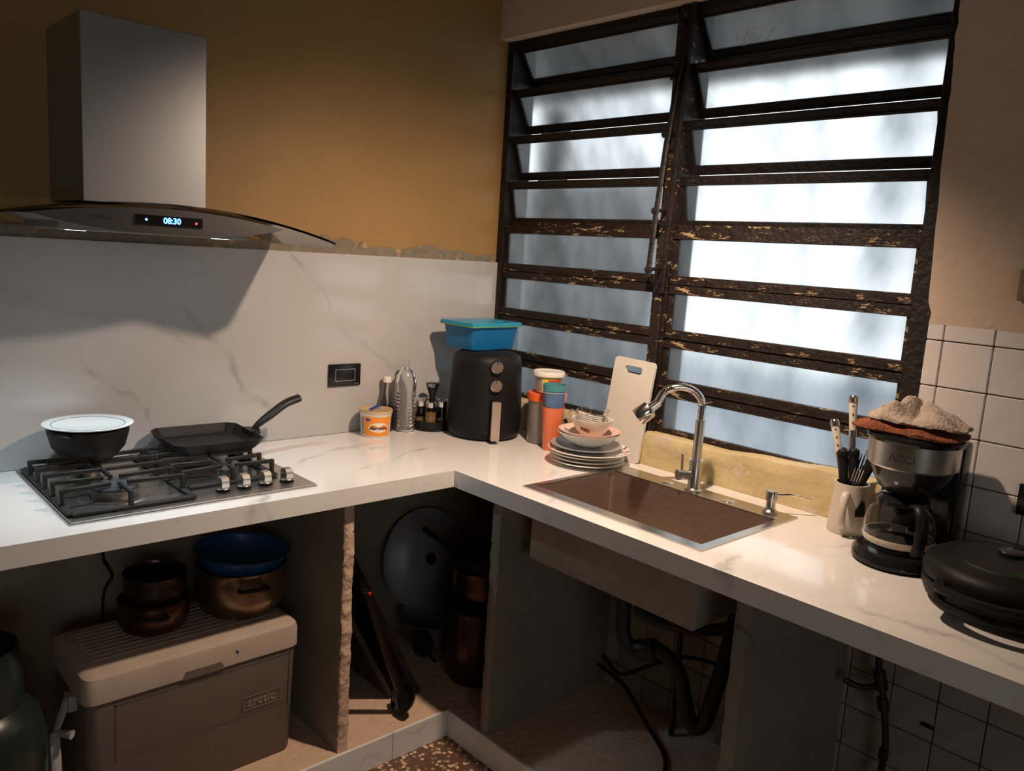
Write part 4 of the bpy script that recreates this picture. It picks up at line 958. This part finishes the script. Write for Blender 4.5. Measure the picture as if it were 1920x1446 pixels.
b = MB(); b.lathe([(0.0712, 0.0480), (0.0745, 0.0560), (0.0760, 0.0640), (0.0775, 0.0640), (0.0765, 0.0560), (0.0725, 0.0475)], (*cc, 0), 48); b.build('jug_band', mat('jug_band_pale', (0.72, 0.62, 0.52), 0.3), J)
b = MB(); b.lathe([(0.0500, 0.1385), (0.0565, 0.1385), (0.0565, 0.1490), (0.046, 0.158), (0, 0.160)], (*cc, 0), 40); b.build('jug_lid', M_BLACKGLOSS, J)
jh = CMA+0.42; C_, S_ = math.cos(jh), math.sin(jh)
b = MB(); b.tube(smooth_path([(cc[0]+0.054*C_, cc[1]+0.054*S_, 0.146), (cc[0]+0.088*C_, cc[1]+0.088*S_, 0.150), (cc[0]+0.106*C_, cc[1]+0.106*S_, 0.128), (cc[0]+0.108*C_, cc[1]+0.108*S_, 0.085), (cc[0]+0.098*C_, cc[1]+0.098*S_, 0.050)], 6), 0.0115, 10, flat=(1.2, 0.7)); b.build('jug_handle', M_BLACK, J)

def cloth(name, label, cat, m, cx, cy, z, a, c, hfun, edge, seed):
    """soft folded cloth: upper skin from hfun(u,v), ragged outline, closed underneath"""
    b = MB(); nr, na = 22, 72; V, U = [], []
    for i in range(nr+1):
        t = i/nr; rv, ru = [], []
        for k in range(na):
            th = 2*PI*k/na; cu, cv = math.cos(th), math.sin(th)
            q = 1/max(abs(cu)**4+abs(cv)**4, 1e-6)**0.25          # squarish outline
            ro = 1 + 0.10*noise.noise(Vector((cu*1.6, cv*1.6, seed))) + 0.03*noise.noise(Vector((cu*6, cv*6, seed)))
            u, v = t*cu*q*ro, t*cv*q*ro
            dome = max(0.0, 1-t**4)
            h = hfun(u, v)*(0.25+0.75*dome) + edge*math.sin(th*7+seed)*t**3 + 0.0035*noise.noise(Vector((u*5, v*5, seed+2)))
            h = max(h, 0.004)
            rv.append((cx+u*a, cy+v*c, z+h)); ru.append((cx+u*a*0.985, cy+v*c*0.985, z + max(0.0, (h-0.008))*t**6))
        V.append([b.bm.verts.new(p) for p in (rv if i else rv[:1])]); U.append([b.bm.verts.new(p) for p in (ru if i else [(cx, cy, z)])])
    for S_, rev in ((V, False), (U, True)):
        for i in range(nr):
            for k in range(na):
                k2 = (k+1) % na
                if i == 0: f = [S_[0][0], S_[1][k], S_[1][k2]]
                else: f = [S_[i][k], S_[i+1][k], S_[i+1][k2], S_[i][k2]]
                b.bm.faces.new(f[::-1] if rev else f)
    for k in range(na): b.bm.faces.new([V[nr][k], U[nr][k], U[nr][(k+1) % na], V[nr][(k+1) % na]])
    return tag(b.build(name, m, smooth=80), label, cat)
def ridge(x, w): return math.exp(-(x/w)**2)
def h_rust(u, v): return 0.014 + 0.006*abs(math.sin(4*v+u)) + 0.006*ridge(v-0.75, 0.25)
def h_beige(u, v):
    h = 0.020*(1-0.35*u*u) + 0.030*ridge(v-0.30+0.25*u, 0.22) + 0.022*ridge(v+0.25-0.3*u, 0.28) + 0.018*ridge(v-0.70, 0.14)
    h -= 0.016*ridge(v-0.52+0.2*u, 0.07) + 0.014*ridge(v-0.02-0.1*u, 0.07)
    return h + 0.010*noise.noise(Vector((u*2.2, v*2.2, 3)))*1.4
cloth('dish_cloth', 'orange brown towelling cloth folded flat on the coffee maker lid', 'cloth', mat('rust_towel', (0.36, 0.11, 0.05), 0.95, 0, var=0.55, vscale=26, bump=0.9, bscale=180), -0.168, -1.690, CZ+0.3025, 0.080, 0.112, h_rust, 0.005, 2.0)
cloth('dish_cloth', 'crumpled greyish beige cloth heaped on top of the orange cloth', 'cloth', mat('beige_cloth', (0.56, 0.46, 0.37), 0.95, 0, var=0.35, vscale=30, bump=0.6, bscale=160), -0.165, -1.702, CZ+0.3250, 0.066, 0.104, h_beige, 0.004, 6.3)

# ------------------------------------------------------------------ sandwich press at the right edge
SPR = thing('sandwich_press', 'round black sandwich press on the counter right of the coffee maker', 'sandwich press', (-0.262, -1.955, CZ+0.0005))
M_PRESS = mat('scuffed_black', (0.011, 0.010, 0.009), 0.5, 0, spec=0.25, var=0.3, vscale=6)
b = MB(); b.lathe([(0, 0.006), (0.135, 0.006), (0.152, 0.014), (0.160, 0.034), (0.160, 0.048), (0.150, 0.052), (0, 0.052)], (0, 0, 0), 56); b.build('base', M_PRESS, SPR)
b = MB(); b.lathe([(0.148, 0.054), (0.160, 0.056), (0.162, 0.068), (0.156, 0.084), (0.140, 0.094), (0.112, 0.098), (0.108, 0.102), (0.060, 0.105), (0, 0.106)], (0, 0, 0), 56); b.build('lid', M_PRESS, SPR)
b = MB(); b.lathe([(0, 0.105), (0.034, 0.1045), (0.034, 0.113), (0.026, 0.117), (0, 0.117)], (0.035, 0.012, 0), 24, sx=1.2, sy=0.8); b.build('lid_boss', M_BLACKGLOSS, SPR)
for k in range(4):
    a = -2.6+0.35*k; MB().cbox((0.06+0.02*k, -0.038-0.006*k, 0.1055+0.0006), (0.030-0.004*k, 0.003, 0.0014), 0.0004, 1, Matrix.Rotation(a*0.15, 4, 'Z')).build('scuff', mat('pale_scuff', (0.42, 0.38, 0.33), 0.6), SPR)
for zz, nm in ((0.036, 'lower_handle'), (0.062, 'upper_handle')):
    pts = smooth_path([(-0.130, 0.085, zz), (-0.178, 0.070, zz), (-0.198, 0.0, zz), (-0.178, -0.070, zz), (-0.130, -0.085, zz)], 6)
    MB().tube(pts, 0.011, 8, flat=(1, 0.8)).build('handle', M_PRESS, SPR)
for k in range(3):
    a = 0.7+2.1*k; b = MB(); b.lathe([(0, 0), (0.012, 0), (0.012, 0.008), (0, 0.008)], (0.11*math.cos(a), 0.11*math.sin(a), 0), 16); b.build('foot', M_BLACK, SPR)

# second socket plate, small box on the wall, leaf
S2 = thing('wall_socket', 'black socket plate on the white tile wall at right edge', 'socket', (0.0, -1.935, CZ+0.170))
MB().box(-0.010, -0.0005, -0.058, 0.058, -0.036, 0.036, 0.003, 2).build('plate', M_BLACKGLOSS, S2)
b = MB(); b.box(-0.0105, -0.0095, -0.038, 0.038, -0.020, 0.020); b.build('outline', M_BLACK, S2, smooth=0)
EB = thing('electrical_box', 'small grey electrical box on the plaster at far right edge', 'electrical box', (0.0, -1.865, CZ+0.645))
MB().box(-0.025, -0.0005, -0.05, 0.05, -0.035, 0.035, 0.003, 2).build('box', mat('grey_box', (0.20, 0.17, 0.13), 0.6), EB)
MB().box(-0.030, -0.024, -0.038, 0.038, -0.024, 0.024, 0.002, 1).build('cover', mat('grey_box_cover', (0.26, 0.22, 0.17), 0.6), EB)
PP = thing('potted_plant', 'green leaf tip of a plant poking in at right edge', 'plant', (-0.520, -2.170, CZ+0.0005))
b = MB(); b.lathe(shell([(0, 0), (0.034, 0), (0.045, 0.07), (0.048, 0.075)], 0.004), (0, 0, 0), 28); b.build('pot', mat('clay_pot', (0.40, 0.16, 0.08), 0.8), PP)
b = MB(); b.lathe([(0, 0.055), (0.038, 0.055), (0.039, 0.062), (0, 0.064)], (0, 0, 0), 20); b.build('soil', mat('soil', (0.04, 0.025, 0.015), 0.95), PP)
def leaf(a, ln, w, z0, rise, m):
    b = MB(); n = 10; L_, R_, C2 = [], [], []
    for i in range(n+1):
        t = i/n; r = 0.01+ln*t; z = z0+rise*t-0.05*t*t; ww = w*math.sin(PI*min(1, t*0.93+0.07))**0.8
        c = Vector((r*math.cos(a), r*math.sin(a), z)); s_ = Vector((-math.sin(a), math.cos(a), 0))
        L_.append(b.bm.verts.new(c+s_*ww+Vector((0, 0, 0.006)))); C2.append(b.bm.verts.new(c)); R_.append(b.bm.verts.new(c-s_*ww+Vector((0, 0, 0.006))))
    for i in range(n):
        b.bm.faces.new([L_[i], L_[i+1], C2[i+1], C2[i]]); b.bm.faces.new([C2[i], C2[i+1], R_[i+1], R_[i]])
    bmesh.ops.solidify(b.bm, geom=list(b.bm.faces), thickness=0.001)
    return b.build('leaf', m, PP, smooth=60)
M_LEAF = mat('leaf_green_live', (0.16, 0.40, 0.05), 0.45)
for a, ln, w, rise in ((2.303, 0.153, 0.020, 0.178), (0.6, 0.10, 0.018, 0.12), (-0.7, 0.12, 0.02, 0.10), (-2.0, 0.10, 0.018, 0.12), (2.9, 0.11, 0.018, 0.11)): leaf(a, ln, w, 0.062, rise, M_LEAF)

# ------------------------------------------------------------------ under the hob: gas cylinder, cooler, pots
GCY = thing('gas_cylinder', 'dark green gas cylinder standing left of the cooler', 'gas cylinder', (-1.780, -0.390, STEP+0.0005))
M_GAS = mat('dark_green_enamel', (0.020, 0.032, 0.026), 0.30, 0, var=0.4, vscale=8)
b = MB(); b.lathe([(0, 0.02), (0.10, 0.02), (0.140, 0.045), (0.150, 0.09), (0.150, 0.27), (0.138, 0.335), (0.105, 0.375), (0.055, 0.395), (0, 0.398)], (0, 0, 0), 48); b.build('tank', M_GAS, GCY)
b = MB(); b.lathe([(0.110, 0.0), (0.115, 0.0), (0.115, 0.03), (0.110, 0.03)], (0, 0, 0), 40); b.build('foot_ring', M_GAS, GCY)
b = MB(); b.lathe([(0.104, 0.372), (0.108, 0.372), (0.104, 0.470), (0.098, 0.506), (0.094, 0.506), (0.100, 0.468)], (0, 0, 0), 40, a0=-2.6, a1=2.2); b.build('collar', M_GAS, GCY)
b = MB(); b.lathe([(0, 0.396), (0.022, 0.396), (0.020, 0.43), (0.012, 0.445), (0.012, 0.47), (0, 0.47)], (0, 0, 0), 20); b.build('valve', mat('brass', (0.45, 0.33, 0.14), 0.35, 1.0), GCY)

CL = thing('picnic_cooler', 'taupe picnic cooler with beige lid under the hob', 'cooler', (-1.285, -0.305, STEP+0.0005))
M_LIDB = mat('beige_cooler_lid', (0.52, 0.42, 0.34), 0.55, 0, var=0.12, vscale=10); M_TAUPE = mat('taupe_cooler_body', (0.17, 0.132, 0.11), 0.6, 0, var=0.12, vscale=8)
def cooler_body():
    b = MB(); L_ = []
    for (w, d, z) in ((0.515, 0.275, 0.0), (0.525, 0.285, 0.008), (0.548, 0.292, 0.312)):
        L_.append([b.bm.verts.new((*p, z)) for p in rrect(-w/2, w/2, -d/2, d/2, 0.028, 5)])
    n = len(L_[0])
    for a, c in zip(L_, L_[1:]):
        for i in range(n): b.bm.faces.new([a[i], a[(i+1) % n], c[(i+1) % n], c[i]])
    b.bm.faces.new(L_[0][::-1]); b.bm.faces.new(L_[-1]); return b.build('body', M_TAUPE, CL, smooth=40)
cooler_body()
def cooler_lid():
    b = MB(); L_ = []
    for (w, d, z, r) in ((0.552, 0.296, 0.314, 0.028), (0.560, 0.304, 0.318, 0.03), (0.560, 0.304, 0.366, 0.03), (0.552, 0.296, 0.380, 0.03), (0.530, 0.272, 0.386, 0.024)):
        L_.append([b.bm.verts.new((*p, z)) for p in rrect(-w/2, w/2, -d/2, d/2, r, 5)])
    n = len(L_[0])
    for a, c in zip(L_, L_[1:]):
        for i in range(n): b.bm.faces.new([a[i], a[(i+1) % n], c[(i+1) % n], c[i]])
    b.bm.faces.new(L_[0][::-1]); b.bm.faces.new(L_[-1]); return b.build('lid', M_LIDB, CL, smooth=35)
lid = cooler_lid()
for k in range(9):
    MB().box(-0.235, 0.235, -0.062+0.021*k-0.004, -0.062+0.021*k+0.006, 0.3855, 0.3885, 0.0012, 1).build('rib', M_LIDB, lid)
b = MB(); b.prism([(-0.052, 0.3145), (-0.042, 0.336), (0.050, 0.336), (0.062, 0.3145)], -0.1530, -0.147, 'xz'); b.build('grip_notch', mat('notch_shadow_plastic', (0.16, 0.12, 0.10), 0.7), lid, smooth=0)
b = MB(); b.prism([(0.088, 0.352), (0.096, 0.346), (0.094, 0.334), (0.099, 0.350), (0.092, 0.356)], -0.1526, -0.150, 'xz'); b.build('blue_mark', mat('blue_ink', (0.03, 0.06, 0.22), 0.5), lid, smooth=0)
M_PL = Matrix.Rotation(math.radians(-0.3), 4, 'X')
def fy_(z): return -(0.285+(0.292-0.285)*(z-0.008)/0.304)/2
b = MB()
for (x0, x1, z0, z1) in ((-0.21, 0.25, 0.297, 0.301), (-0.21, 0.25, 0.150, 0.154), (-0.21, -0.206, 0.150, 0.301), (0.246, 0.25, 0.150, 0.301)): b.box(x0, x1, fy_(z1)-0.0008, fy_(z0)+0.004, z0, z1)
b.build('panel_line', mat('taupe_dark', (0.11, 0.085, 0.07), 0.6), CL, smooth=0)
BD = MB()
for (x0, x1, z0, z1) in ((0.112, 0.222, 0.203, 0.206), (0.112, 0.222, 0.166, 0.169), (0.112, 0.115, 0.166, 0.206), (0.219, 0.222, 0.166, 0.206)): BD.box(x0, x1, fy_(0.19)-0.0022, fy_(0.19)+0.002, z0, z1, 0.0006, 1)
bd = BD.build('badge', M_TAUPE, CL)
tb = text_bm('arctic', 0.036, 0.0022, 0, 0.0006); tb.move(lambda c: (c.x+0.167, fy_(0.19)-c.z, c.y+0.187)); tb.build('lettering', mat('taupe_light', (0.25, 0.20, 0.17), 0.5), bd, smooth=0)
M_HNDL = mat('pale_handle', (0.40, 0.38, 0.36), 0.5)
b = MB(); b.tube([(-0.290, -0.05, 0.300), (-0.320, -0.070, 0.235), (-0.300, -0.130, 0.250)], 0.008, 8, flat=(1.4, 0.7)); b.tube([(-0.325, -0.075, 0.236), (-0.332, -0.115, 0.175), (-0.334, -0.120, 0.150)], 0.008, 8, flat=(1.4, 0.7)); b.cbox((-0.282, -0.05, 0.292), (0.022, 0.04, 0.04), 0.004, 2); b.build('carry_handle', M_HNDL, CL)

M_COPPER = mat('burnt_brown_steel', (0.22, 0.12, 0.075), 0.30, 0.85, var=0.5, vscale=9, col2=(0.07, 0.035, 0.02))
M_STAIN = mat('stained_steel', (0.42, 0.33, 0.25), 0.28, 0.9, var=0.5, vscale=7, col2=(0.20, 0.10, 0.05))
CT = STEP + 0.3895
def pot(name, label, x, y, z, r, h, m, belly=1.06, hang=(), th=0.0025):
    t = thing(name, label, 'pot', (x, y, z))
    b = MB(); b.lathe(shell([(0, 0), (r*0.78, 0), (r*0.92, h*0.10), (r*belly, h*0.42), (r*1.02, h*0.80), (r, h*0.93), (r*1.03, h*0.98), (r*1.04, h)], th), (0, 0, 0), 52); b.build('body', m, t)
    for a in hang:
        c, s_ = math.cos(a), math.sin(a); rr = r*1.02; q = 0.036
        b = MB(); b.tube(smooth_path([(c*rr-s_*q, s_*rr+c*q, h*0.72), (c*(rr+0.022)-s_*q*0.9, s_*(rr+0.022)+c*q*0.9, h*0.76), (c*(rr+0.022)+s_*q*0.9, s_*(rr+0.022)-c*q*0.9, h*0.76), (c*rr+s_*q, s_*rr-c*q, h*0.72)], 4), 0.0065, 8); b.build('handle', M_BLACK, t)
    return t
pot('cooking_pot', 'small burnt brown pot on the left of the cooler lid', -1.338, -0.262, CT, 0.087, 0.085, M_COPPER, 1.06, (-1.95, 1.2))
pot('cooking_pot', 'dark pot nested in the small brown pot on the cooler', -1.330, -0.250, CT+0.024, 0.078, 0.125, mat('black_inside_steel', (0.06, 0.04, 0.03), 0.25, 0.7), 1.0)
pot('cooking_pot', 'large stained steel pot on the right of the cooler lid', -1.098, -0.272, CT, 0.122, 0.135, M_STAIN, 1.05, (-1.75, 1.4))
BB = thing('plastic_bowl', 'blue plastic bowl resting in the large steel pot', 'bowl', (-1.098, -0.268, CT+0.088))
b = MB(); b.lathe(shell([(0, 0), (0.070, 0), (0.092, 0.020), (0.1150, 0.050), (0.124, 0.078), (0.132, 0.082), (0.134, 0.086)], 0.0025), (0, 0, 0), 52); b.build('bowl_wall', mat('blue_bowl', (0.010, 0.075, 0.20), 0.3), BB); BB.rotation_euler = (0.03, 0.05, 0)
b = MB(); b.tube(smooth_path([(-1.395, -0.012, CZ-0.055), (-1.392, -0.014, CZ-0.267), (-1.381, -0.016, CZ-0.309), (-1.369, -0.020, CZ-0.341), (-1.385, -0.016, CZ-0.373), (-1.394, -0.014, CZ-0.419), (-1.394, -0.014, CZ-0.55)], 5), 0.0045, 8)
tag(b.build('power_cord', M_BLACK), 'black cord hanging down the wall behind the cooler', 'cord')

# ------------------------------------------------------------------ corner bay: stacked pans, lid, trays
pot('stock_pot', 'tall dark brown stock pot at the bottom of the corner pile', -0.330, -0.440, STEP+0.0005, 0.118, 0.265, mat('dark_brown_pot', (0.045, 0.018, 0.012), 0.25, 0.4), 1.0, (2.6,))
pot('saucepan', 'copper toned saucepan standing on the dark stock pot', -0.318, -0.440, STEP+0.2670, 0.098, 0.125, M_COPPER, 1.03)
FP = thing('frying_pan', 'black frying pan with long handle topping the corner pile', 'pan', (-0.315, -0.440, STEP+0.3935))
b = MB(); b.lathe(shell([(0, 0), (0.085, 0), (0.105, 0.024), (0.116, 0.046)], 0.003), (0, 0, 0), 44); b.build('pan', M_NONSTICK, FP)
b = MB(); b.tube(smooth_path([(-0.060, 0.088, 0.036), (-0.085, 0.125, 0.058), (-0.112, 0.172, 0.084), (-0.120, 0.190, 0.098)], 5), 0.010, 8, flat=(1.2, 0.8)); b.build('handle', M_BLACK, FP)
b = MB(); b.cbox((-0.035, -0.02, 0.060), (0.075, 0.09, 0.055), 0.004, 2, Matrix.Rotation(0.5, 4, 'Z'))
tag(b.build('black_box', M_BLACK, loc=(-0.315, -0.440, STEP+0.3650)), 'small black box sitting inside the topmost frying pan', 'box')
# grey plastic basin against the wall
GB = thing('plastic_basin', 'cloudy grey plastic basin on the step in the corner', 'basin', (-0.300, -0.150, STEP+0.0005))
b = MB(); b.lathe(shell([(0, 0), (0.085, 0), (0.100, 0.02), (0.125, 0.100), (0.135, 0.104)], 0.003), (0, 0, 0), 44); b.build('basin_wall', mat('cloudy_grey_plastic', (0.20, 0.20, 0.20), 0.4), GB)
LD = thing('pot_lid', 'large aluminium pot lid leaning on the wall above the basin', 'lid', (-0.293, -0.078, STEP+0.2960))
b = MB(); b.lathe([(0, 0.020), (0.06, 0.019), (0.105, 0.015), (0.110, 0.011), (0.165, 0.004), (0.178, 0.0), (0.186, 0.002), (0.186, 0.004), (0.176, 0.003), (0.165, 0.007), (0.112, 0.014), (0.106, 0.018), (0.06, 0.022), (0, 0.023)], (0, 0, 0), 56); l = b.build('disc', mat('dull_aluminium', (0.50, 0.52, 0.54), 0.4, 0.6), LD)
l.rotation_euler = (math.radians(78), 0, 0)
b = MB(); b.lathe([(0, 0.022), (0.008, 0.022), (0.009, 0.032), (0.021, 0.036), (0.022, 0.043), (0, 0.046)], (0, 0, 0), 24); k = b.build('knob', M_BLACK, LD); k.rotation_euler = (math.radians(78), 0, 0)
SK2 = thing('skillet', 'tiny black skillet propped in front of the grey basin', 'pan', (-0.458, -0.275, STEP+0.001))
b = MB(); Mx = Matrix.Translation((0.03, 0.02, 0.064)) @ Matrix.Rotation(math.radians(62), 4, 'X'); b.lathe(shell([(0, 0), (0.038, 0), (0.046, 0.014)], 0.002), (0, 0, 0), 32, Mx); b.build('pan', M_NONSTICK, SK2)
MB().tube([(0.048, -0.004, 0.030), (0.062, -0.03, 0.006)], 0.006, 8).build('handle', M_BLACK, SK2)
# trays leaning on the partition
def tray(label, xb, xt, y0, y1, zb, zt, m, rim):
    t = thing('baking_tray', label, 'tray'); p, q = Vector((xb, 0, zb)), Vector((xt, 0, zt)); d = (q-p); ln = d.length; d.normalize(); n = Vector((-d.z, 0, d.x))*-1
    M = Matrix(((d.x, 0, n.x, p.x), (0, 1, 0, 0), (d.z, 0, n.z, p.z), (0, 0, 0, 1)))
    b = MB(); b.box(0, ln, y0, y1, 0, 0.004, 0.001, 1, M)
    b.build('sheet', m, t)
    b = MB()
    for (a0, a1, c0, c1) in ((0, ln, y0, y0+0.006), (0, ln, y1-0.006, y1), (0, 0.006, y0, y1), (ln-0.006, ln, y0, y1)): b.box(a0, a1, c0, c1, 0.004, rim, 0.001, 1, M)
    b.build('rim', m, t); return t
tray('black baking tray leaning against the crumbling partition', -0.575, -0.862, -0.430, -0.11, STEP+0.004, STEP+0.560, M_NONSTICK, 0.022)
tray('brown stained tray leaning in front of the black tray', -0.655, -0.890, -0.400, -0.16, STEP+0.004, STEP+0.450, mat('maroon_tray', (0.022, 0.013, 0.011), 0.35), 0.016)
SKL = thing('skillet', 'skillet with dark red handle leaning on the trays', 'pan', (-0.845, -0.502, STEP+0.0005))
b = MB(); b.tube(smooth_path([(0.155, 0.005, 0.10), (0.085, 0.0, 0.27), (0.020, -0.010, 0.440), (0.008, -0.012, 0.462)], 5), 0.014, 10, flat=(0.8, 1)); b.build('handle', mat('maroon_handle', (0.014, 0.006, 0.006), 0.35), SKL)
b = MB(); Mx = Matrix.Translation((0.185, 0.005, 0.056)) @ Matrix.Rotation(math.radians(-66), 4, 'Y'); b.lathe(shell([(0, 0), (0.045, 0), (0.056, 0.018)], 0.003), (0, 0, 0), 36, Mx, sy=0.9); b.build('pan', M_NONSTICK, SKL)
b = MB(); b.lathe([(0, 0), (0.006, 0), (0.005, 0.004), (0, 0.005)], (0.018, -0.022, 0.448), 12, Matrix.Rotation(PI/2, 4, 'X')); b.build('red_dot', mat('red_plastic', (0.5, 0.02, 0.02), 0.3), SKL)
BT = thing('ribbed_bottle', 'black ribbed bottle on the step behind the partition', 'bottle', (-0.850, -0.330, STEP+0.0005))
pr = [(0, 0), (0.040, 0)]
for k in range(9): pr += [(0.047, 0.008+0.020*k), (0.043, 0.018+0.020*k)]
pr += [(0.030, 0.205), (0.016, 0.222), (0.016, 0.245), (0, 0.245)]
b = MB(); b.lathe(pr, (0, 0, 0), 28); b.build('bottle_body', mat('dark_ribbed_plastic', (0.035, 0.034, 0.034), 0.35), BT)

# ------------------------------------------------------------------ plumbing under the sink
M_PIPE = mat('black_pvc', (0.018, 0.018, 0.018), 0.45)
DR = thing('drain_trap', 'black plastic drain trap hanging below the sink', 'drain pipe')
P_ = lambda y, z, x=-0.300: (x, y, CZ+z)
DR.location = (0, 0, 0)
b = MB(); b.lathe([(0, 0), (0.044, 0), (0.044, -0.022), (0.030, -0.040), (0.024, -0.044), (0, -0.044)], (-0.324, -1.109+0.06, CZ-0.2125), 28); b.build('strainer_body', M_PIPE, DR)
b = MB(); b.tube(smooth_path([P_(-1.049, -0.25, -0.324), P_(-1.049, -0.36, -0.324), P_(-1.060, -0.415, -0.32), P_(-1.095, -0.435, -0.31), P_(-1.135, -0.42, -0.30)], 6), 0.021, 16); b.build('bend', M_PIPE, DR)
b = MB(); b.tube([P_(-1.100, -0.434, -0.308), P_(-1.150, -0.415, -0.296)], 0.031, 16); b.build('slip_nut', M_PIPE, DR)
b = MB(); b.tube(smooth_path([P_(-1.135, -0.42, -0.30), P_(-1.175, -0.42, -0.29), P_(-1.220, -0.46, -0.28), P_(-1.240, -0.53, -0.27), P_(-1.255, -0.585, -0.26), P_(-1.275, -0.605, -0.25), P_(-1.292, -0.58, -0.24), P_(-1.300, -0.50, -0.22), P_(-1.305, -0.40, -0.19), P_(-1.300, -0.29, -0.15)], 7), 0.0215, 16); b.build('trap_hose', M_PIPE, DR)
b = MB(); b.tube(smooth_path([P_(-1.085, -0.315, -0.31), P_(-1.16, -0.322, -0.31), P_(-1.26, -0.320, -0.27), P_(-1.345, -0.285, -0.20), P_(-1.375, -0.20, -0.12), P_(-1.378, -0.07, -0.08)], 7), 0.017, 14); b.build('overflow_hose', M_PIPE, DR)
b = MB(); b.tube(smooth_path([P_(-1.055, -0.225, -0.075), P_(-1.075, -0.45, -0.072), P_(-1.080, -0.72, -0.072), P_(-1.080, -0.79, -0.075)], 5), 0.0085, 10)
tag(b.build('supply_pipe', M_PIPE), 'thin dark vertical water pipe behind the drain trap', 'pipe')
b = MB(); b.tube(smooth_path([P_(-0.775, -0.665, -0.06), P_(-0.86, -0.69, -0.07), P_(-0.95, -0.63, -0.06), P_(-1.08, -0.545, -0.045), P_(-1.25, -0.515, -0.04), P_(-1.50, -0.50, -0.04)], 6), 0.006, 8)
tag(b.build('black_hose', M_BLACK), 'black hose crossing the tile wall under the sink', 'hose')
b = MB(); b.tube(smooth_path([P_(-0.775, -0.690, -0.08), P_(-0.90, -0.700, -0.10), P_(-1.03, -0.755, -0.14), P_(-1.15, -0.782, -0.20), P_(-1.22, -0.786, -0.32), P_(-1.23, -0.787, -0.42)], 6), 0.0065, 8)
tag(b.build('black_hose', M_BLACK), 'black hose trailing over the step under the sink', 'hose')
b = MB(); b.tube(smooth_path([P_(-0.90, -0.215, -0.10), P_(-0.905, -0.30, -0.09), P_(-0.95, -0.345, -0.10), P_(-1.03, -0.345, -0.15), P_(-1.06, -0.30, -0.2)], 6), 0.005, 8)
tag(b.build('flexible_tube', M_BLACK), 'thin dark tube looping left of the sink drain', 'tube')
RP = thing('water_pipe', 'dark knotted water pipe on the tiles right of the partition', 'pipe')
b = MB(); b.tube(smooth_path([P_(-1.640, -0.052, -0.05), P_(-1.648, -0.306, -0.05), P_(-1.668, -0.387, -0.05), P_(-1.690, -0.50, -0.05), P_(-1.691, -0.590, -0.05), P_(-1.680, -0.79, -0.05)], 6), 0.0085, 10); b.build('riser', M_PIPE, RP)
for p, q, r in ((P_(-1.652, -0.335, -0.05), P_(-1.664, -0.380, -0.05), 0.016), (P_(-1.669, -0.40, -0.05), P_(-1.676, -0.43, -0.05), 0.014), (P_(-1.691, -0.53, -0.05), P_(-1.691, -0.555, -0.05), 0.012)):
    MB().tube([p, q], r, 12).build('coupling', M_PIPE, RP)
b = MB(); b.tube(smooth_path([P_(-1.660, -0.368, -0.05), P_(-1.625, -0.385, -0.07), P_(-1.585, -0.375, -0.09)], 5), 0.008, 10); b.build('valve_arm', M_PIPE, RP)
MB().cbox((-0.004, -1.765, CZ-0.445), (0.008, 0.030, 0.010), 0.002, 1).build('hook', M_BLACK, RP)
